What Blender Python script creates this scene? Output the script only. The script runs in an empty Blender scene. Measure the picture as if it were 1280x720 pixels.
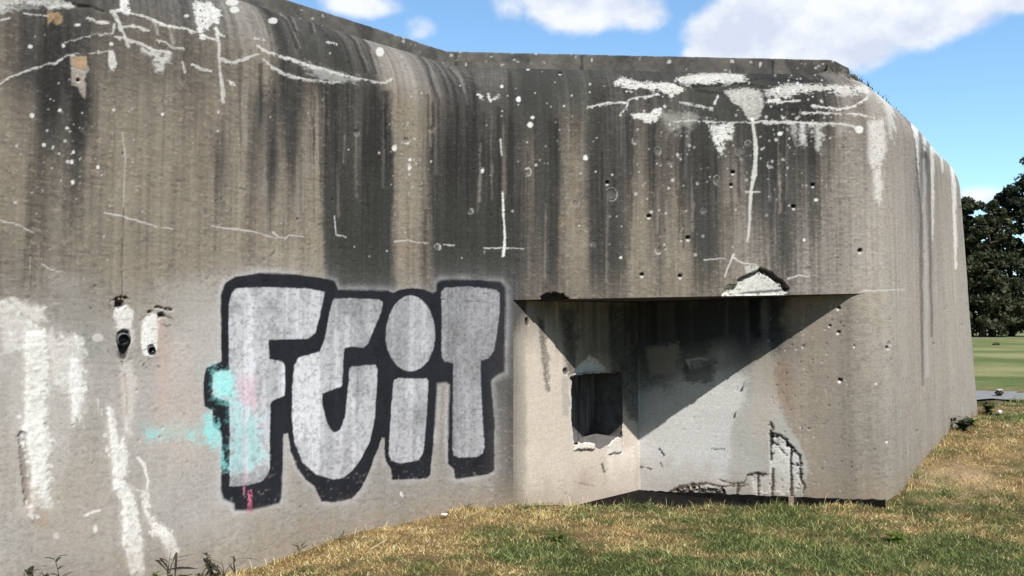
import bpy, bmesh, math, random
import numpy as np
random.seed(7); RNG = np.random.default_rng(11)
C = bpy.context.scene.collection
SC = bpy.context.scene
F32 = np.float32

# ------------------------------------------------------------------ helpers
def lin(r, g, b):
    f = lambda c: (c/255/12.92) if c/255 <= .04045 else ((c/255+.055)/1.055)**2.4
    return np.array([f(r), f(g), f(b)], F32)
def sm(a, b, x):
    t = np.clip((x-a)/(b-a), 0, 1); return t*t*(3-2*t)
def _h(ix, iy, iz, seed):
    with np.errstate(over='ignore'):
        h = (ix.astype(np.uint32)*np.uint32(374761393)) ^ (iy.astype(np.uint32)*np.uint32(668265263)) ^ \
            (iz.astype(np.uint32)*np.uint32(2246822519)) ^ np.uint32((seed*40503+17) & 0xffffffff)
        h = (h ^ (h >> np.uint32(15)))*np.uint32(2246822519)
        h = (h ^ (h >> np.uint32(13)))*np.uint32(3266489917)
        h ^= (h >> np.uint32(16))
    return (h & np.uint32(0xffffff)).astype(F32)/F32(0xffffff)
def vn(x, y, z, seed=0):
    x = np.asarray(x, F32); y = np.asarray(y, F32); z = np.asarray(z, F32)
    x, y, z = np.broadcast_arrays(x, y, z)
    ix = np.floor(x).astype(np.int32); iy = np.floor(y).astype(np.int32); iz = np.floor(z).astype(np.int32)
    fx = x-ix; fy = y-iy; fz = z-iz
    fx = fx*fx*(3-2*fx); fy = fy*fy*(3-2*fy); fz = fz*fz*(3-2*fz)
    c = lambda a, b, d: _h(ix+a, iy+b, iz+d, seed)
    x00 = c(0,0,0)*(1-fx)+c(1,0,0)*fx; x10 = c(0,1,0)*(1-fx)+c(1,1,0)*fx
    x01 = c(0,0,1)*(1-fx)+c(1,0,1)*fx; x11 = c(0,1,1)*(1-fx)+c(1,1,1)*fx
    a = x00*(1-fy)+x10*fy; b = x01*(1-fy)+x11*fy
    return (a*(1-fz)+b*fz)*2-1
def vn2(x, y, seed=0): 
    x = np.asarray(x, F32); y = np.asarray(y, F32); x, y = np.broadcast_arrays(x, y)
    ix = np.floor(x).astype(np.int32); iy = np.floor(y).astype(np.int32); z0 = np.zeros_like(ix)
    fx = x-ix; fy = y-iy; fx = fx*fx*(3-2*fx); fy = fy*fy*(3-2*fy)
    c = lambda a, b: _h(ix+a, iy+b, z0, seed)
    return ((c(0,0)*(1-fx)+c(1,0)*fx)*(1-fy)+(c(0,1)*(1-fx)+c(1,1)*fx)*fy)*2-1
def fbm2(x, y, o=3, seed=0):
    s = 0; a = 1; t = 0
    for k in range(o):
        s = s+a*vn2(x*2**k+7.3*k, y*2**k+3.1*k, seed+k*13); t += a; a *= .55
    return s/t
def link(name, me, parent=None, mats=()):
    o = bpy.data.objects.new(name, me); C.objects.link(o)
    for m in mats: me.materials.append(m)
    if parent: o.parent = parent
    return o
def np_mesh(name, V, Fq, col=None, smooth=True, tris=None, normals=None):
    """mesh from arrays: V (n,3), Fq (m,4) quads, tris (k,3)"""
    me = bpy.data.meshes.new(name)
    nq = len(Fq) if Fq is not None else 0; nt = len(tris) if tris is not None else 0
    me.vertices.add(len(V)); me.vertices.foreach_set('co', np.ascontiguousarray(V, F32).ravel())
    loops = []
    if nq: loops.append(np.asarray(Fq, np.int32).ravel())
    if nt: loops.append(np.asarray(tris, np.int32).ravel())
    lp = np.concatenate(loops)
    me.loops.add(len(lp)); me.loops.foreach_set('vertex_index', lp)
    me.polygons.add(nq+nt)
    st = np.concatenate([np.arange(nq)*4, nq*4+np.arange(nt)*3]).astype(np.int32)
    me.polygons.foreach_set('loop_start', st)
    me.polygons.foreach_set('use_smooth', np.full(nq+nt, smooth, bool))
    me.update(calc_edges=True)
    if col is not None:
        a = me.color_attributes.new('stain', 'FLOAT_COLOR', 'POINT')
        c4 = np.ones((len(V), 4), F32); c4[:, :3] = col
        a.data.foreach_set('color', c4.ravel())
    if normals is not None:
        me.normals_split_custom_set_from_vertices(np.ascontiguousarray(normals, F32))
    return me
def bm_obj(name, bm, mat, parent=None, smooth=False):
    me = bpy.data.meshes.new(name); bm.normal_update(); bm.to_mesh(me); bm.free()
    if smooth:
        for p in me.polygons: p.use_smooth = True
    return link(name, me, parent, [mat])
def tag(o, label=None, cat=None, group=None, kind=None):
    if label: o['label'] = label
    if cat: o['category'] = cat
    if group: o['group'] = group
    if kind: o['kind'] = kind
    return o
def empty(name, loc, label, cat, group=None):
    o = bpy.data.objects.new(name, None); C.objects.link(o); o.location = loc
    o.empty_display_size = .1
    return tag(o, label, cat, group)

# ------------------------------------------------------------------ materials
def new_mat(name):
    m = bpy.data.materials.new(name); m.use_nodes = True
    nt = m.node_tree; b = nt.nodes['Principled BSDF']
    return m, nt, b
def attr_mat(name, rough=.95, spec=.15, noise=((160, .18), (45, .12)), bump=(220, .35, .004), trans=0):
    m, nt, b = new_mat(name); N = nt.nodes; L = nt.links
    at = N.new('ShaderNodeAttribute'); at.attribute_name = 'stain'
    col = at.outputs['Color']
    tc = N.new('ShaderNodeTexCoord')
    for sc, amp in noise:
        nz = N.new('ShaderNodeTexNoise'); nz.inputs['Scale'].default_value = sc; nz.inputs['Detail'].default_value = 4
        L.new(tc.outputs['Object'], nz.inputs['Vector'])
        mr = N.new('ShaderNodeMapRange'); mr.inputs['From Min'].default_value = .25; mr.inputs['From Max'].default_value = .75
        mr.inputs['To Min'].default_value = 1-amp; mr.inputs['To Max'].default_value = 1+amp
        L.new(nz.outputs['Fac'], mr.inputs['Value'])
        mx = N.new('ShaderNodeVectorMath'); mx.operation = 'SCALE'
        L.new(col, mx.inputs[0]); L.new(mr.outputs['Result'], mx.inputs['Scale']); col = mx.outputs['Vector']
    L.new(col, b.inputs['Base Color'])
    b.inputs['Roughness'].default_value = rough; b.inputs['Specular IOR Level'].default_value = spec
    if bump:
        nz = N.new('ShaderNodeTexNoise'); nz.inputs['Scale'].default_value = bump[0]; nz.inputs['Detail'].default_value = 5
        L.new(tc.outputs['Object'], nz.inputs['Vector'])
        bp = N.new('ShaderNodeBump'); bp.inputs['Strength'].default_value = bump[1]; bp.inputs['Distance'].default_value = bump[2]
        L.new(nz.outputs['Fac'], bp.inputs['Height']); L.new(bp.outputs['Normal'], b.inputs['Normal'])
    if trans:
        tr = N.new('ShaderNodeBsdfTranslucent'); L.new(col, tr.inputs['Color'])
        ms = N.new('ShaderNodeMixShader'); ms.inputs['Fac'].default_value = trans
        L.new(b.outputs['BSDF'], ms.inputs[1]); L.new(tr.outputs['BSDF'], ms.inputs[2])
        L.new(ms.outputs['Shader'], N['Material Output'].inputs['Surface'])
    return m
def plain_mat(name, c, rough=.9, var=.25, scale=12, spec=.2, bump=.2, c2=None, metal=0):
    m, nt, b = new_mat(name); N = nt.nodes; L = nt.links
    tc = N.new('ShaderNodeTexCoord'); nz = N.new('ShaderNodeTexNoise')
    nz.inputs['Scale'].default_value = scale; nz.inputs['Detail'].default_value = 6; nz.inputs['Roughness'].default_value = .65
    L.new(tc.outputs['Object'], nz.inputs['Vector'])
    rp = N.new('ShaderNodeValToRGB'); rp.color_ramp.elements[0].position = .3; rp.color_ramp.elements[1].position = .7
    a = np.array(c)*(1-var); d = np.array(c2) if c2 is not None else np.array(c)*(1+var)
    rp.color_ramp.elements[0].color = (*a, 1); rp.color_ramp.elements[1].color = (*d, 1)
    L.new(nz.outputs['Fac'], rp.inputs['Fac']); L.new(rp.outputs['Color'], b.inputs['Base Color'])
    b.inputs['Roughness'].default_value = rough; b.inputs['Specular IOR Level'].default_value = spec; b.inputs['Metallic'].default_value = metal
    if bump:
        bp = N.new('ShaderNodeBump'); bp.inputs['Strength'].default_value = bump; bp.inputs['Distance'].default_value = .01
        L.new(nz.outputs['Fac'], bp.inputs['Height']); L.new(bp.outputs['Normal'], b.inputs['Normal'])
    return m
M_CONC = attr_mat('weathered_concrete')
M_GROUND = attr_mat('turf_soil', noise=((60, .3), (9, .2)), bump=(60, .8, .03))
M_GRASS = attr_mat('grass_blades', rough=.75, spec=.25, noise=((30, .12),), bump=None, trans=.3)
M_LEAF = attr_mat('dark_foliage', rough=.7, spec=.3, noise=((1.2, .25),), bump=None, trans=.2)
M_WEED = attr_mat('weed_leaves', rough=.6, spec=.3, noise=((60, .2),), bump=None, trans=.25)
M_BARK = plain_mat('bark', (.05, .04, .032), scale=6)
M_DARK = plain_mat('dark_steel', (.022, .023, .026), rough=.7, scale=9, var=.5, c2=(.05, .045, .04))
M_TAR = plain_mat('tarred_plinth', (.011, .0098, .0095), rough=.95, scale=14, var=.5, spec=.05)
M_PIPE = plain_mat('grey_pipe', (.10, .10, .105), rough=.7, scale=40)
M_VOID = plain_mat('dark_inside', (.012, .012, .012), rough=1)
M_ROAD = plain_mat('road_grey', (.23, .23, .23), scale=5, var=.25)
M_WHITE = plain_mat('white_scrap', (.75, .75, .74), rough=.6, scale=60, var=.1)
M_STRAW = plain_mat('dry_stick', (.55, .47, .33), scale=50, var=.2)
M_STAKE = plain_mat('stake_wood', (.3, .22, .18), scale=60, var=.2)
M_SLAB = plain_mat('pale_stone', (.5, .44, .36), scale=30, var=.25)
M_CLOD = plain_mat('dark_clod', (.05, .045, .035), scale=30, var=.3)

# ------------------------------------------------------------------ survey frame: eye point, and directions <-> wall chart
EYE = 1.6; PIT = math.atan(54/1000); CP, SP = math.cos(PIT), math.sin(PIT)
def chart(X, Y, Z):
    d = np.maximum(Y*CP+(Z-EYE)*SP, .15)
    return 640+1000*X/d, 360-1000*((Z-EYE)*CP-Y*SP)/d

# ------------------------------------------------------------------ plan of the bunker
def make_path(pts, radii, ds=.004):
    """polyline with rounded corners -> dense xy samples"""
    out = []
    P = [np.array(p, float) for p in pts]
    cur = P[0]
    for i in range(1, len(P)-1):
        a, b, c = P[i-1], P[i], P[i+1]
        u = (b-a)/np.linalg.norm(b-a); v = (c-b)/np.linalg.norm(c-b)
        ang = math.acos(np.clip(u@v, -1, 1)); r = radii[i]
        t = r*math.tan(ang/2); s = b-u*t; e = b+v*t
        n = max(2, int(np.linalg.norm(s-cur)/ds)); out += [cur+(s-cur)*k/n for k in range(n)]
        sg = np.sign(u[0]*v[1]-u[1]*v[0]); nrm = np.array([-u[1], u[0]])*sg; cen = s+nrm*r
        n = max(2, int(r*ang/ds))
        for k in range(n):
            th = sg*ang*k/n; w = s-cen
            out.append(cen+np.array([w[0]*math.cos(th)-w[1]*math.sin(th), w[0]*math.sin(th)+w[1]*math.cos(th)]))
        cur = e
    n = max(2, int(np.linalg.norm(P[-1]-cur)/ds)); out += [cur+(P[-1]-cur)*k/n for k in range(n+1)]
    xy = np.array(out); d = np.r_[0, np.cumsum(np.hypot(*np.diff(xy, axis=0).T))]
    return xy, d
MD = np.array([math.cos(math.radians(3.6)), math.sin(math.radians(3.6))])   # direction of the middle wall
A_ = np.array([-.37, 7.4]); FD = np.array([.63, .777])                       # inner corner, right facet direction
P0 = A_+np.array([-1, -1])*6.0
C_ = A_+MD*3.98
D_ = C_+FD*4.72
E_ = D_+np.array([-.35, .94])*5.0
G_ = P0+np.array([-1, 1])*.7071*6.0
E0_ = A_+MD*.385; E1_ = A_+MD*3.66
I_ = np.array([1.39, 8.85])
UP, US = make_path([P0, A_, C_, D_, E_], [0, .35, .72, .45, 0])
LP, LS = make_path([P0, A_, E0_, I_, E1_, C_, D_, E_], [0, .3, .05, .02, .22, .54, .45, 0])
def resample(xy, s):
    """variable spacing: fine where the photograph sees the wall, coarse elsewhere"""
    px, _ = chart(xy[:, 0], xy[:, 1], 2.0)
    vis = (px > -60) & (px < 1235) & (xy[:, 1] > 4.0)
    step = np.where(vis, np.where(px < 600, .0068, np.where(px < 1112, .0078, .012)), .06)
    step = np.where(s > s[np.argmax(xy[:, 0])]+.4, .08, step)
    dens = np.cumsum(np.r_[0, np.diff(s)/step[1:]])
    n = int(dens[-1]); t = np.interp(np.arange(n+1)*dens[-1]/n, dens, s)
    X = np.interp(t, s, xy[:, 0]); Y = np.interp(t, s, xy[:, 1])
    e = .02
    tx = np.interp(t+e, s, xy[:, 0])-np.interp(t-e, s, xy[:, 0]); ty = np.interp(t+e, s, xy[:, 1])-np.interp(t-e, s, xy[:, 1])
    l = np.hypot(tx, ty)+1e-9
    return t, X, Y, ty/l, -tx/l
ZT = 3.57; RA, RB = .62, .68; ZROOF = ZT+RB
def zlint(X):                                   # underside of the lintel, rising slightly to the right
    return 1.885+.021*np.clip(X, -1, 4)
uS, uX, uY, uNx, uNy = resample(UP, US)
lS, lX, lY, lNx, lNy = resample(LP, LS)

# upper wall grid: fold row, vertical face, quarter-round crown
nz = 226; na = 136
prof = [(.05, 0.0, 0)]                          # (inset, fraction of vertical face, angle)
for k in range(nz+1): prof.append((0, k/nz, 0))
for k in range(1, na+1):
    a = k/na*math.pi/2; prof.append((RA*(1-math.cos(a)), 1, RB*math.sin(a)))
prof = np.array(prof, F32)
zl_u = zlint(uX).astype(F32)
def lean(X, Y): return .046*sm(1.4, 4.4, (X-C_[0])*FD[0]+(Y-C_[1])*FD[1])
leanU = lean(uX, uY); leanL = lean(lX, lY)
INS = np.repeat(prof[:, 0][:, None], len(uX), 1)
cu0, _ = chart(uX, uY, 2.0); INS[0] = np.where((cu0 > 643) & (cu0 < 1079), .05, 0)
Zu = zl_u[None, :]*(1-prof[:, 1][:, None])+ZT*prof[:, 1][:, None]+prof[:, 2][:, None]
Xu = uX[None, :]-uNx[None, :]*INS; Xu = Xu-leanU[None, :]*np.clip(Zu-.5, -1, 9); Yu = uY[None, :]-uNy[None, :]*INS
# outward surface normal (analytic)
ca = np.zeros(len(prof)); ca[nz+2:] = np.arange(1, na+1)/na*math.pi/2
nxy = np.cos(ca)[:, None]; nzz = np.sin(ca)[:, None]
# lower wall grid
nl = 312; zl_l = zlint(lX).astype(F32)
fr = np.linspace(0, 1, nl+1)[:, None]
ZB = -.42
Zl = ZB+(zl_l[None, :]-ZB)*fr
Xl = lX[None, :]-leanL[None, :]*np.clip(Zl-.5, -1, 9); Yl = np.repeat(lY[None, :], nl+1, 0)
shU = Xu.shape; shL = Xl.shape; nU = Xu.size
# all wall points in one flat list
PXw = np.concatenate([Xu.ravel(), Xl.ravel()]).astype(F32)
PYw = np.concatenate([Yu.ravel(), Yl.ravel()]).astype(F32)
PZw = np.concatenate([Zu.ravel(), Zl.ravel()]).astype(F32)
NX = np.concatenate([(uNx[None, :]*nxy).ravel(), np.repeat(lNx[None, :], nl+1, 0).ravel()]).astype(F32)
NY = np.concatenate([(uNy[None, :]*nxy).ravel(), np.repeat(lNy[None, :], nl+1, 0).ravel()]).astype(F32)
NZ = np.concatenate([np.repeat(nzz, shU[1], 1).ravel(), np.zeros(shL).ravel()]).astype(F32)
SS = np.concatenate([np.repeat(uS[None, :], shU[0], 0).ravel(), np.repeat(lS[None, :], nl+1, 0).ravel()]).astype(F32)
HX, HY = chart(PXw, PYw, PZw); HX = HX.astype(F32); HY = HY.astype(F32)
cu, _ = chart(uX, uY, 2.6); cl, _ = chart(lX, lY, 1.2)
XC = np.concatenate([np.repeat(cu[None, :], shU[0], 0).ravel(), np.repeat(cl[None, :], nl+1, 0).ravel()]).astype(F32)
UPPER = np.zeros(len(PXw), bool); UPPER[:nU] = True
# regions of the lower wall: 1 niche left wall, 2 niche right wall
sI = LS[np.argmin(np.hypot(LP[:, 0]-I_[0], LP[:, 1]-I_[1]))]
sE0 = LS[np.argmin(np.hypot(LP[:, 0]-E0_[0], LP[:, 1]-E0_[1]))]; sE1 = LS[np.argmin(np.hypot(LP[:, 0]-E1_[0], LP[:, 1]-E1_[1]))]
low = ~UPPER
R1 = low & (SS >= sE0) & (SS < sI); R2 = low & (SS >= sI) & (SS < sE1-.02)
MAIN = ~(R1 | R2)
# in-plane coordinates for noise (arc length of plan is the same on both grids outside the niche)
QS = np.where(UPPER, SS, np.where(SS > sI, SS-LS[-1]+US[-1], SS)).astype(F32)
ARC = np.concatenate([np.repeat((ca*.65)[:, None], shU[1], 1).ravel(), np.zeros(shL).ravel()]).astype(F32)
QZ = (np.where(ARC > 0, ZT+ARC, PZw)).astype(F32)

DEPTH = np.zeros(len(PXw), F32)                 # displacement along the normal, metres
NA = fbm2(QS*9, QZ*9, 3, 1); NB = fbm2(QS*38, QZ*44, 3, 2); NC = fbm2(QS*2.2, QZ*2.2, 3, 3)
NE = fbm2(QS*85, QZ*105, 2, 14)                  # fine grain
ND = fbm2(QS*22, QZ*70, 2, 4)                   # grain along the boards
NV = fbm2(QS*14, QZ*.55, 3, 5)                  # run-off streaks
NW = fbm2(QS*45, QZ*1.3, 2, 6)

# ---- concrete tone: how dark the run-off is, read along the wall at several heights
rows = {
 20: [0,.5, 60,.7, 100,.6, 200,.5, 270,.5, 310,.42, 335,.55, 350,.75, 370,.6, 400,.7, 440,.62, 470,.65, 500,.45, 520,.5, 560,.62, 640,.68, 690,.78, 720,.72, 1000,.72, 1060,.6, 1200,.5],
 90: [0,.45, 50,.75, 90,.75, 120,.5, 250,.5, 330,.5, 350,.7, 400,.75, 450,.75, 485,.48, 510,.32, 540,.45, 560,.62, 600,.65, 640,.66, 690,.8, 720,.7, 780,.75, 860,.75, 1000,.78, 1060,.6, 1100,.45, 1200,.42],
 130: [0,.4, 40,.5, 60,.8, 85,.6, 95,.9, 110,.7, 125,.4, 200,.4, 250,.45, 275,.4, 300,.45, 320,.75, 335,.7, 350,.7, 365,.85, 380,.6, 395,.5, 408,.72, 430,.72, 450,.78, 480,.92, 490,.45, 510,.32, 535,.42, 550,.68, 570,.82, 600,.82, 650,.78, 690,.86, 700,.66, 730,.66, 745,.85, 800,.72, 850,.72, 890,.86, 940,.82, 1000,.86, 1040,.72, 1060,.5, 1090,.45, 1110,.35, 1140,.35, 1150,.62, 1158,.45, 1165,.55, 1172,.4, 1200,.35],
 200: [0,.34, 30,.36, 50,.5, 70,.5, 88,.5, 97,.62, 112,.42, 130,.34, 200,.34, 260,.36, 272,.62, 285,.5, 300,.4, 315,.7, 330,.6, 338,.85, 350,.55, 365,.78, 380,.5, 395,.4, 408,.8, 425,.76, 445,.74, 460,.92, 487,.97, 493,.5, 505,.35, 520,.4, 535,.62, 545,.82, 580,.94, 610,.94, 640,.92, 655,.65, 668,.55, 678,.87, 695,.87, 705,.6, 715,.45, 725,.5, 738,.82, 760,.86, 790,.76, 800,.6, 812,.72, 830,.72, 845,.66, 860,.86, 885,.92, 905,.66, 925,.62, 945,.82, 965,.86, 985,.72, 1000,.66, 1020,.78, 1030,.62, 1055,.46, 1080,.42, 1110,.32, 1130,.28, 1143,.35, 1150,.78, 1155,.5, 1161,.72, 1167,.4, 1180,.3, 1200,.3],
 320: [0,.42, 60,.45, 120,.36, 200,.32, 260,.32, 300,.42, 335,.5, 350,.4, 380,.35, 400,.42, 412,.9, 440,.88, 485,.97, 494,.6, 503,.4, 520,.42, 540,.62, 548,.88, 600,.93, 645,.88, 660,.66, 675,.72, 690,.87, 702,.5, 720,.35, 733,.45, 742,.78, 775,.78, 790,.5, 803,.35, 815,.5, 825,.68, 840,.35, 855,.4, 868,.72, 890,.78, 905,.55, 930,.42, 960,.46, 985,.72, 992,.5, 1010,.42, 1040,.45, 1070,.4, 1100,.22, 1130,.14, 1146,.2, 1168,.22, 1180,.17, 1210,.17],
 390: [0,.36, 60,.34, 120,.28, 160,.22, 260,.24, 300,.3, 400,.35, 420,.7, 480,.8, 500,.5, 520,.5, 550,.75, 620,.85, 640,.82, 655,.7, 660,.6, 1080,.36, 1100,.22, 1130,.12, 1148,.15, 1170,.15, 1210,.14],
 500: [0,.16, 60,.16, 120,.2, 200,.16, 300,.18, 430,.3, 500,.4, 560,.45, 600,.6, 640,.75, 650,.6, 657,.3, 1080,.36, 1100,.28, 1130,.18, 1166,.2, 1210,.14],
 600: [0,.2, 100,.26, 200,.24, 300,.3, 400,.36, 500,.42, 560,.4, 600,.48, 640,.66, 652,.5, 658,.2, 1080,.42, 1100,.36, 1130,.3, 1210,.25],
 720: [0,.22, 200,.28, 400,.34, 660,.3, 1100,.4, 1210,.3]}
ky = sorted(rows); wob = NC*4
tab = [np.interp(XC+wob+NA*2, rows[k][0::2], rows[k][1::2]).astype(F32) for k in ky]
DK = np.zeros(len(PXw), F32); yy = np.clip(HY+NV*18, ky[0], ky[-1])
for i in range(len(ky)-1):
    m = (yy >= ky[i]) & (yy <= ky[i+1])
    t = ((yy-ky[i])/(ky[i+1]-ky[i]))[m]
    DK[m] = tab[i][m]*(1-t)+tab[i+1][m]*t
DK += .12*sm(330, 260, XC)*sm(420, 340, HY)+.06*sm(330, 260, XC)*sm(340, 420, HY)+.07*sm(1050, 1100, XC)
DK0 = DK.copy(); DK = np.clip(DK+np.maximum(DK-.55, 0)*.22, 0, 1)
DK += np.where(UPPER, .12, .06)*NV+np.where(UPPER, .12, .05)*NW*np.where(XC > 1095, .35, 1)+.05*NC
DK += .13*sm(0, .35, ARC)*sm(1120, 1060, XC)
DK += np.where(UPPER, .09, 0)*sm(920, 960, XC)*sm(1085, 1035, XC)
DK += np.where(UPPER, .08, 0)*sm(500, 560, XC)*sm(1080, 1000, XC)*sm(.75, .5, DK0)
DK += np.where(UPPER, .16, .05)*NB+np.where(UPPER, .10, .03)*NE
# speckle: light grains eating into dark film, dark grains in light
gr = sm(.24, .55, .35*ND+.8*NB+.5*NE)
DK -= gr*.22*sm(.35, .6, DK)*(1-.75*sm(0, .2, ARC))
DK += sm(.22, .55, -ND+.4*NA)*.10*sm(.8, .4, DK)
DK = np.clip(DK, 0, 1)
tan_ = lin(168, 156, 139); grey_ = lin(184, 178, 170); dark_ = lin(47, 46, 45); tan2 = lin(154, 138, 121); green_ = lin(72, 73, 67)
w_grey = sm(320, 440, HY+NC*40+NA*12)*sm(420, 300, XC+NC*30)
w_grey = np.maximum(w_grey, sm(400, 480, HY+NC*30)*sm(660, 600, XC)*.8)
w_grey = np.maximum(w_grey, sm(1040, 1120, XC)*.55)
w_grey = np.maximum(w_grey, sm(0, .3, ARC)*.75)
w_grey = np.maximum(w_grey, sm(850, 930, XC)*sm(260, 150, HY)*.6)
w_grey = np.maximum(w_grey, sm(880, 980, XC)*np.where(UPPER, .55, .35))
light = tan_[None]*(1-w_grey[:, None])+grey_[None]*w_grey[:, None]
red = sm(.1, .5, NC+.4*NV)[:, None]*(1-w_grey[:, None])*.5
light = light*(1-red)+tan2[None]*red
film = (sm(.5, .8, DK0)*.85)[:, None]; light = light*(1-film)+lin(116, 113, 108)[None]*film
COL = light*(1-DK[:, None])+dark_[None]*DK[:, None]
gm = (sm(.55, .8, DK)*sm(-.1, .4, fbm2(QS*1.1+9, QZ*.8, 2, 9))*.5)[:, None]
COL = COL*(1-gm)+(green_*.75)[None]*gm
wc = (w_grey*(fbm2(QS*1.7+2, QZ*1.3, 3, 12)))[:, None]; COL *= 1+wc*np.array([.13, .09, .03], F32)[None]
COL *= (1+.14*NC+.08*fbm2(QS*.8+4, QZ*.9, 2, 8))[:, None]
COL *= (1+.14*NB+.06*ND*(1-.8*sm(0, .2, ARC))+.13*NE)[:, None]

# ---- painting helpers on the wall chart
def sub(x0, y0, x1, y1, region, pad):
    return np.nonzero(region & (HX > x0-pad) & (HX < x1+pad) & (HY > y0-pad) & (HY < y1+pad))[0]
def sdf_poly(x, y, pts):
    p = np.array(pts, float); q = np.roll(p, -1, 0)
    best = np.full(x.shape, 1e9, F32); ins = np.zeros(x.shape, bool)
    for (ax, ay), (bx, by) in zip(p, q):
        dx, dy = bx-ax, by-ay; L2 = dx*dx+dy*dy+1e-9
        t = np.clip(((x-ax)*dx+(y-ay)*dy)/L2, 0, 1)
        best = np.minimum(best, (x-ax-t*dx)**2+(y-ay-t*dy)**2)
        if ay != by:
            c = ((ay > y) != (by > y)) & (x < (bx-ax)*(y-ay)/(by-ay)+ax); ins ^= c
    d = np.sqrt(best); return np.where(ins, -d, d)
def sd_line(x, y, pts, w0, w1):
    p = np.array(pts, float); seg = np.hypot(*np.diff(p, axis=0).T); tot = seg.sum(); acc = 0
    best = np.full(x.shape, 1e9, F32)
    for i in range(len(p)-1):
        ax, ay = p[i]; dx, dy = p[i+1]-p[i]; L2 = dx*dx+dy*dy+1e-9
        t = np.clip(((x-ax)*dx+(y-ay)*dy)/L2, 0, 1)
        f = (acc+t*seg[i])/tot; w = (w0+(w1-w0)*f)/2
        best = np.minimum(best, np.hypot(x-ax-t*dx, y-ay-t*dy)-w); acc += seg[i]
    return best
def nz_at(i, amp, f=1.0):
    return amp*(NB[i]*.8+NA[i]*.9+.4*ND[i]+.5*NE[i])*f
def mixc(i, a, col):
    a = np.clip(a, 0, 1)[:, None]; COL[i] = COL[i]*(1-a)+np.asarray(col, F32)[None]*a
def poly(pts, col, a=1, soft=1.2, rough=1.5, region=MAIN, depth=0, run=0, edge=0, lump=0):
    p = np.array(pts, float); pad = soft+rough*1.5+8+run
    i = sub(p[:, 0].min(), p[:, 1].min(), p[:, 0].max(), p[:, 1].max(), region, pad)
    if not len(i): return
    wp = min(rough, 4)*.9
    d = sdf_poly(HX[i]+wp*(NA[i]+.6*NB[i]), HY[i]+wp*(ND[i]+.8*NA[i]-.5*NE[i]), pts)+nz_at(i, rough)
    if lump > .01: mixc(i, .45*sm(6, -1, d+3*NA[i]+2*NW[i]), lin(202, 197, 190))
    m = sm(soft, -soft, d)
    if run: m = m*np.clip(1-sm(0, 1, (HY[i]-p[:, 1].min())/(p[:, 1].max()-p[:, 1].min()))*.6+NW[i]*.5, 0, 1)
    if a > .7 and col is not None and float(np.mean(col)) > .45: m = m*(1-.85*sm(.30, .55, NB[i]+.5*NE[i]+.4*NA[i]))
    if col is not None: mixc(i, m*a*(np.clip(.86+.35*NB[i]+.3*NE[i]+.25*NA[i], .3, 1) if a > .7 else 1), col)
    if depth: DEPTH[i] += depth*sm(1.2, -2.5, d)
    if lump: DEPTH[i] += lump*.45*sm(soft*2, -6, d)*(.7+.5*NA[i]+.12*NB[i])
    if lump > .01: mixc(i, m*np.clip(.1+.9*NA[i]+.7*NB[i]+.4*NV[i], 0, .6), lin(196, 190, 181))
    if edge: mixc(i, edge*sm(2.2, .3, np.abs(d)), lin(58, 54, 50))
def line(pts, w0, w1=None, col=None, a=1, soft=.8, rough=.7, region=MAIN, depth=0, wob=1.2):
    w1 = w0 if w1 is None else w1; p = np.array(pts, float); pad = max(w0, w1)+6
    i = sub(p[:, 0].min(), p[:, 1].min(), p[:, 0].max(), p[:, 1].max(), region, pad)
    if not len(i): return
    d = sd_line(HX[i]+wob*NA[i], HY[i]+wob*NB[i], pts, w0, w1)+nz_at(i, rough)
    m = sm(soft, -soft, d)*(sm(-.55, .0, NA[i]+.5*NB[i]+.25) if rough >= 1.5 else 1); mixc(i, m*a, col)
    if depth: DEPTH[i] += depth*sm(1.5, -1, d)
def dot(x, y, r, col, a=1, ry=None, ring=False, region=MAIN, depth=0, rough=.5):
    ry = ry or r; i = sub(x-r, y-ry, x+r, y+ry, region, 5)
    if not len(i): return
    d = (np.hypot((HX[i]-x)/r, (HY[i]-y)/ry)-1)*min(r, ry)+nz_at(i, rough)
    if depth: DEPTH[i] += depth*sm(.8, -r*.7, d)
    g = 1
    if ring:
        d = np.abs(d+.6)-.4-1.2*NA[i]-.7*NB[i]; ph = random.uniform(0, 6.28); th_ = np.arctan2(HY[i]-y, HX[i]-x)
        g = sm(-.5, .4, np.sin(th_+ph)+.5*np.sin(2*th_+ph*3)+.25)
    mixc(i, sm(.8, -.8, d)*a*g, col)
WHT = lin(220, 218, 213); PALE = lin(198, 196, 190); CHALK = lin(229, 228, 223); BLK = lin(34, 33, 33)

rr_ = random.Random(5)
for k in range(95):                             # run-off trails that start at joints and edges
    x = rr_.choice((rr_.uniform(300, 490), rr_.uniform(530, 700), rr_.uniform(735, 1045)))
    y0 = (70+(x-300)*.21 if x < 640 else 150)+rr_.choice((0, 0, 0, rr_.uniform(10, 110)))+rr_.uniform(-6, 8); L_ = rr_.uniform(30, 200)
    line([(x, y0), (x+rr_.uniform(-1.5, 1.5), y0+L_*.5), (x+rr_.uniform(-2, 2), y0+L_)], rr_.uniform(2, 7), .8, dark_*rr_.uniform(.7, 1.1), rr_.uniform(.2, .6), soft=1.2, rough=1.0)
for k in range(40):
    x = rr_.uniform(300, 1060); y0 = rr_.uniform(110, 260); L_ = rr_.uniform(30, 120)
    line([(x, y0), (x+rr_.uniform(-1.5, 1.5), y0+L_)], 1, rr_.uniform(1.5, 5), lin(150, 142, 133), rr_.uniform(.15, .4), soft=1.5, rough=1.4)
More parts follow.
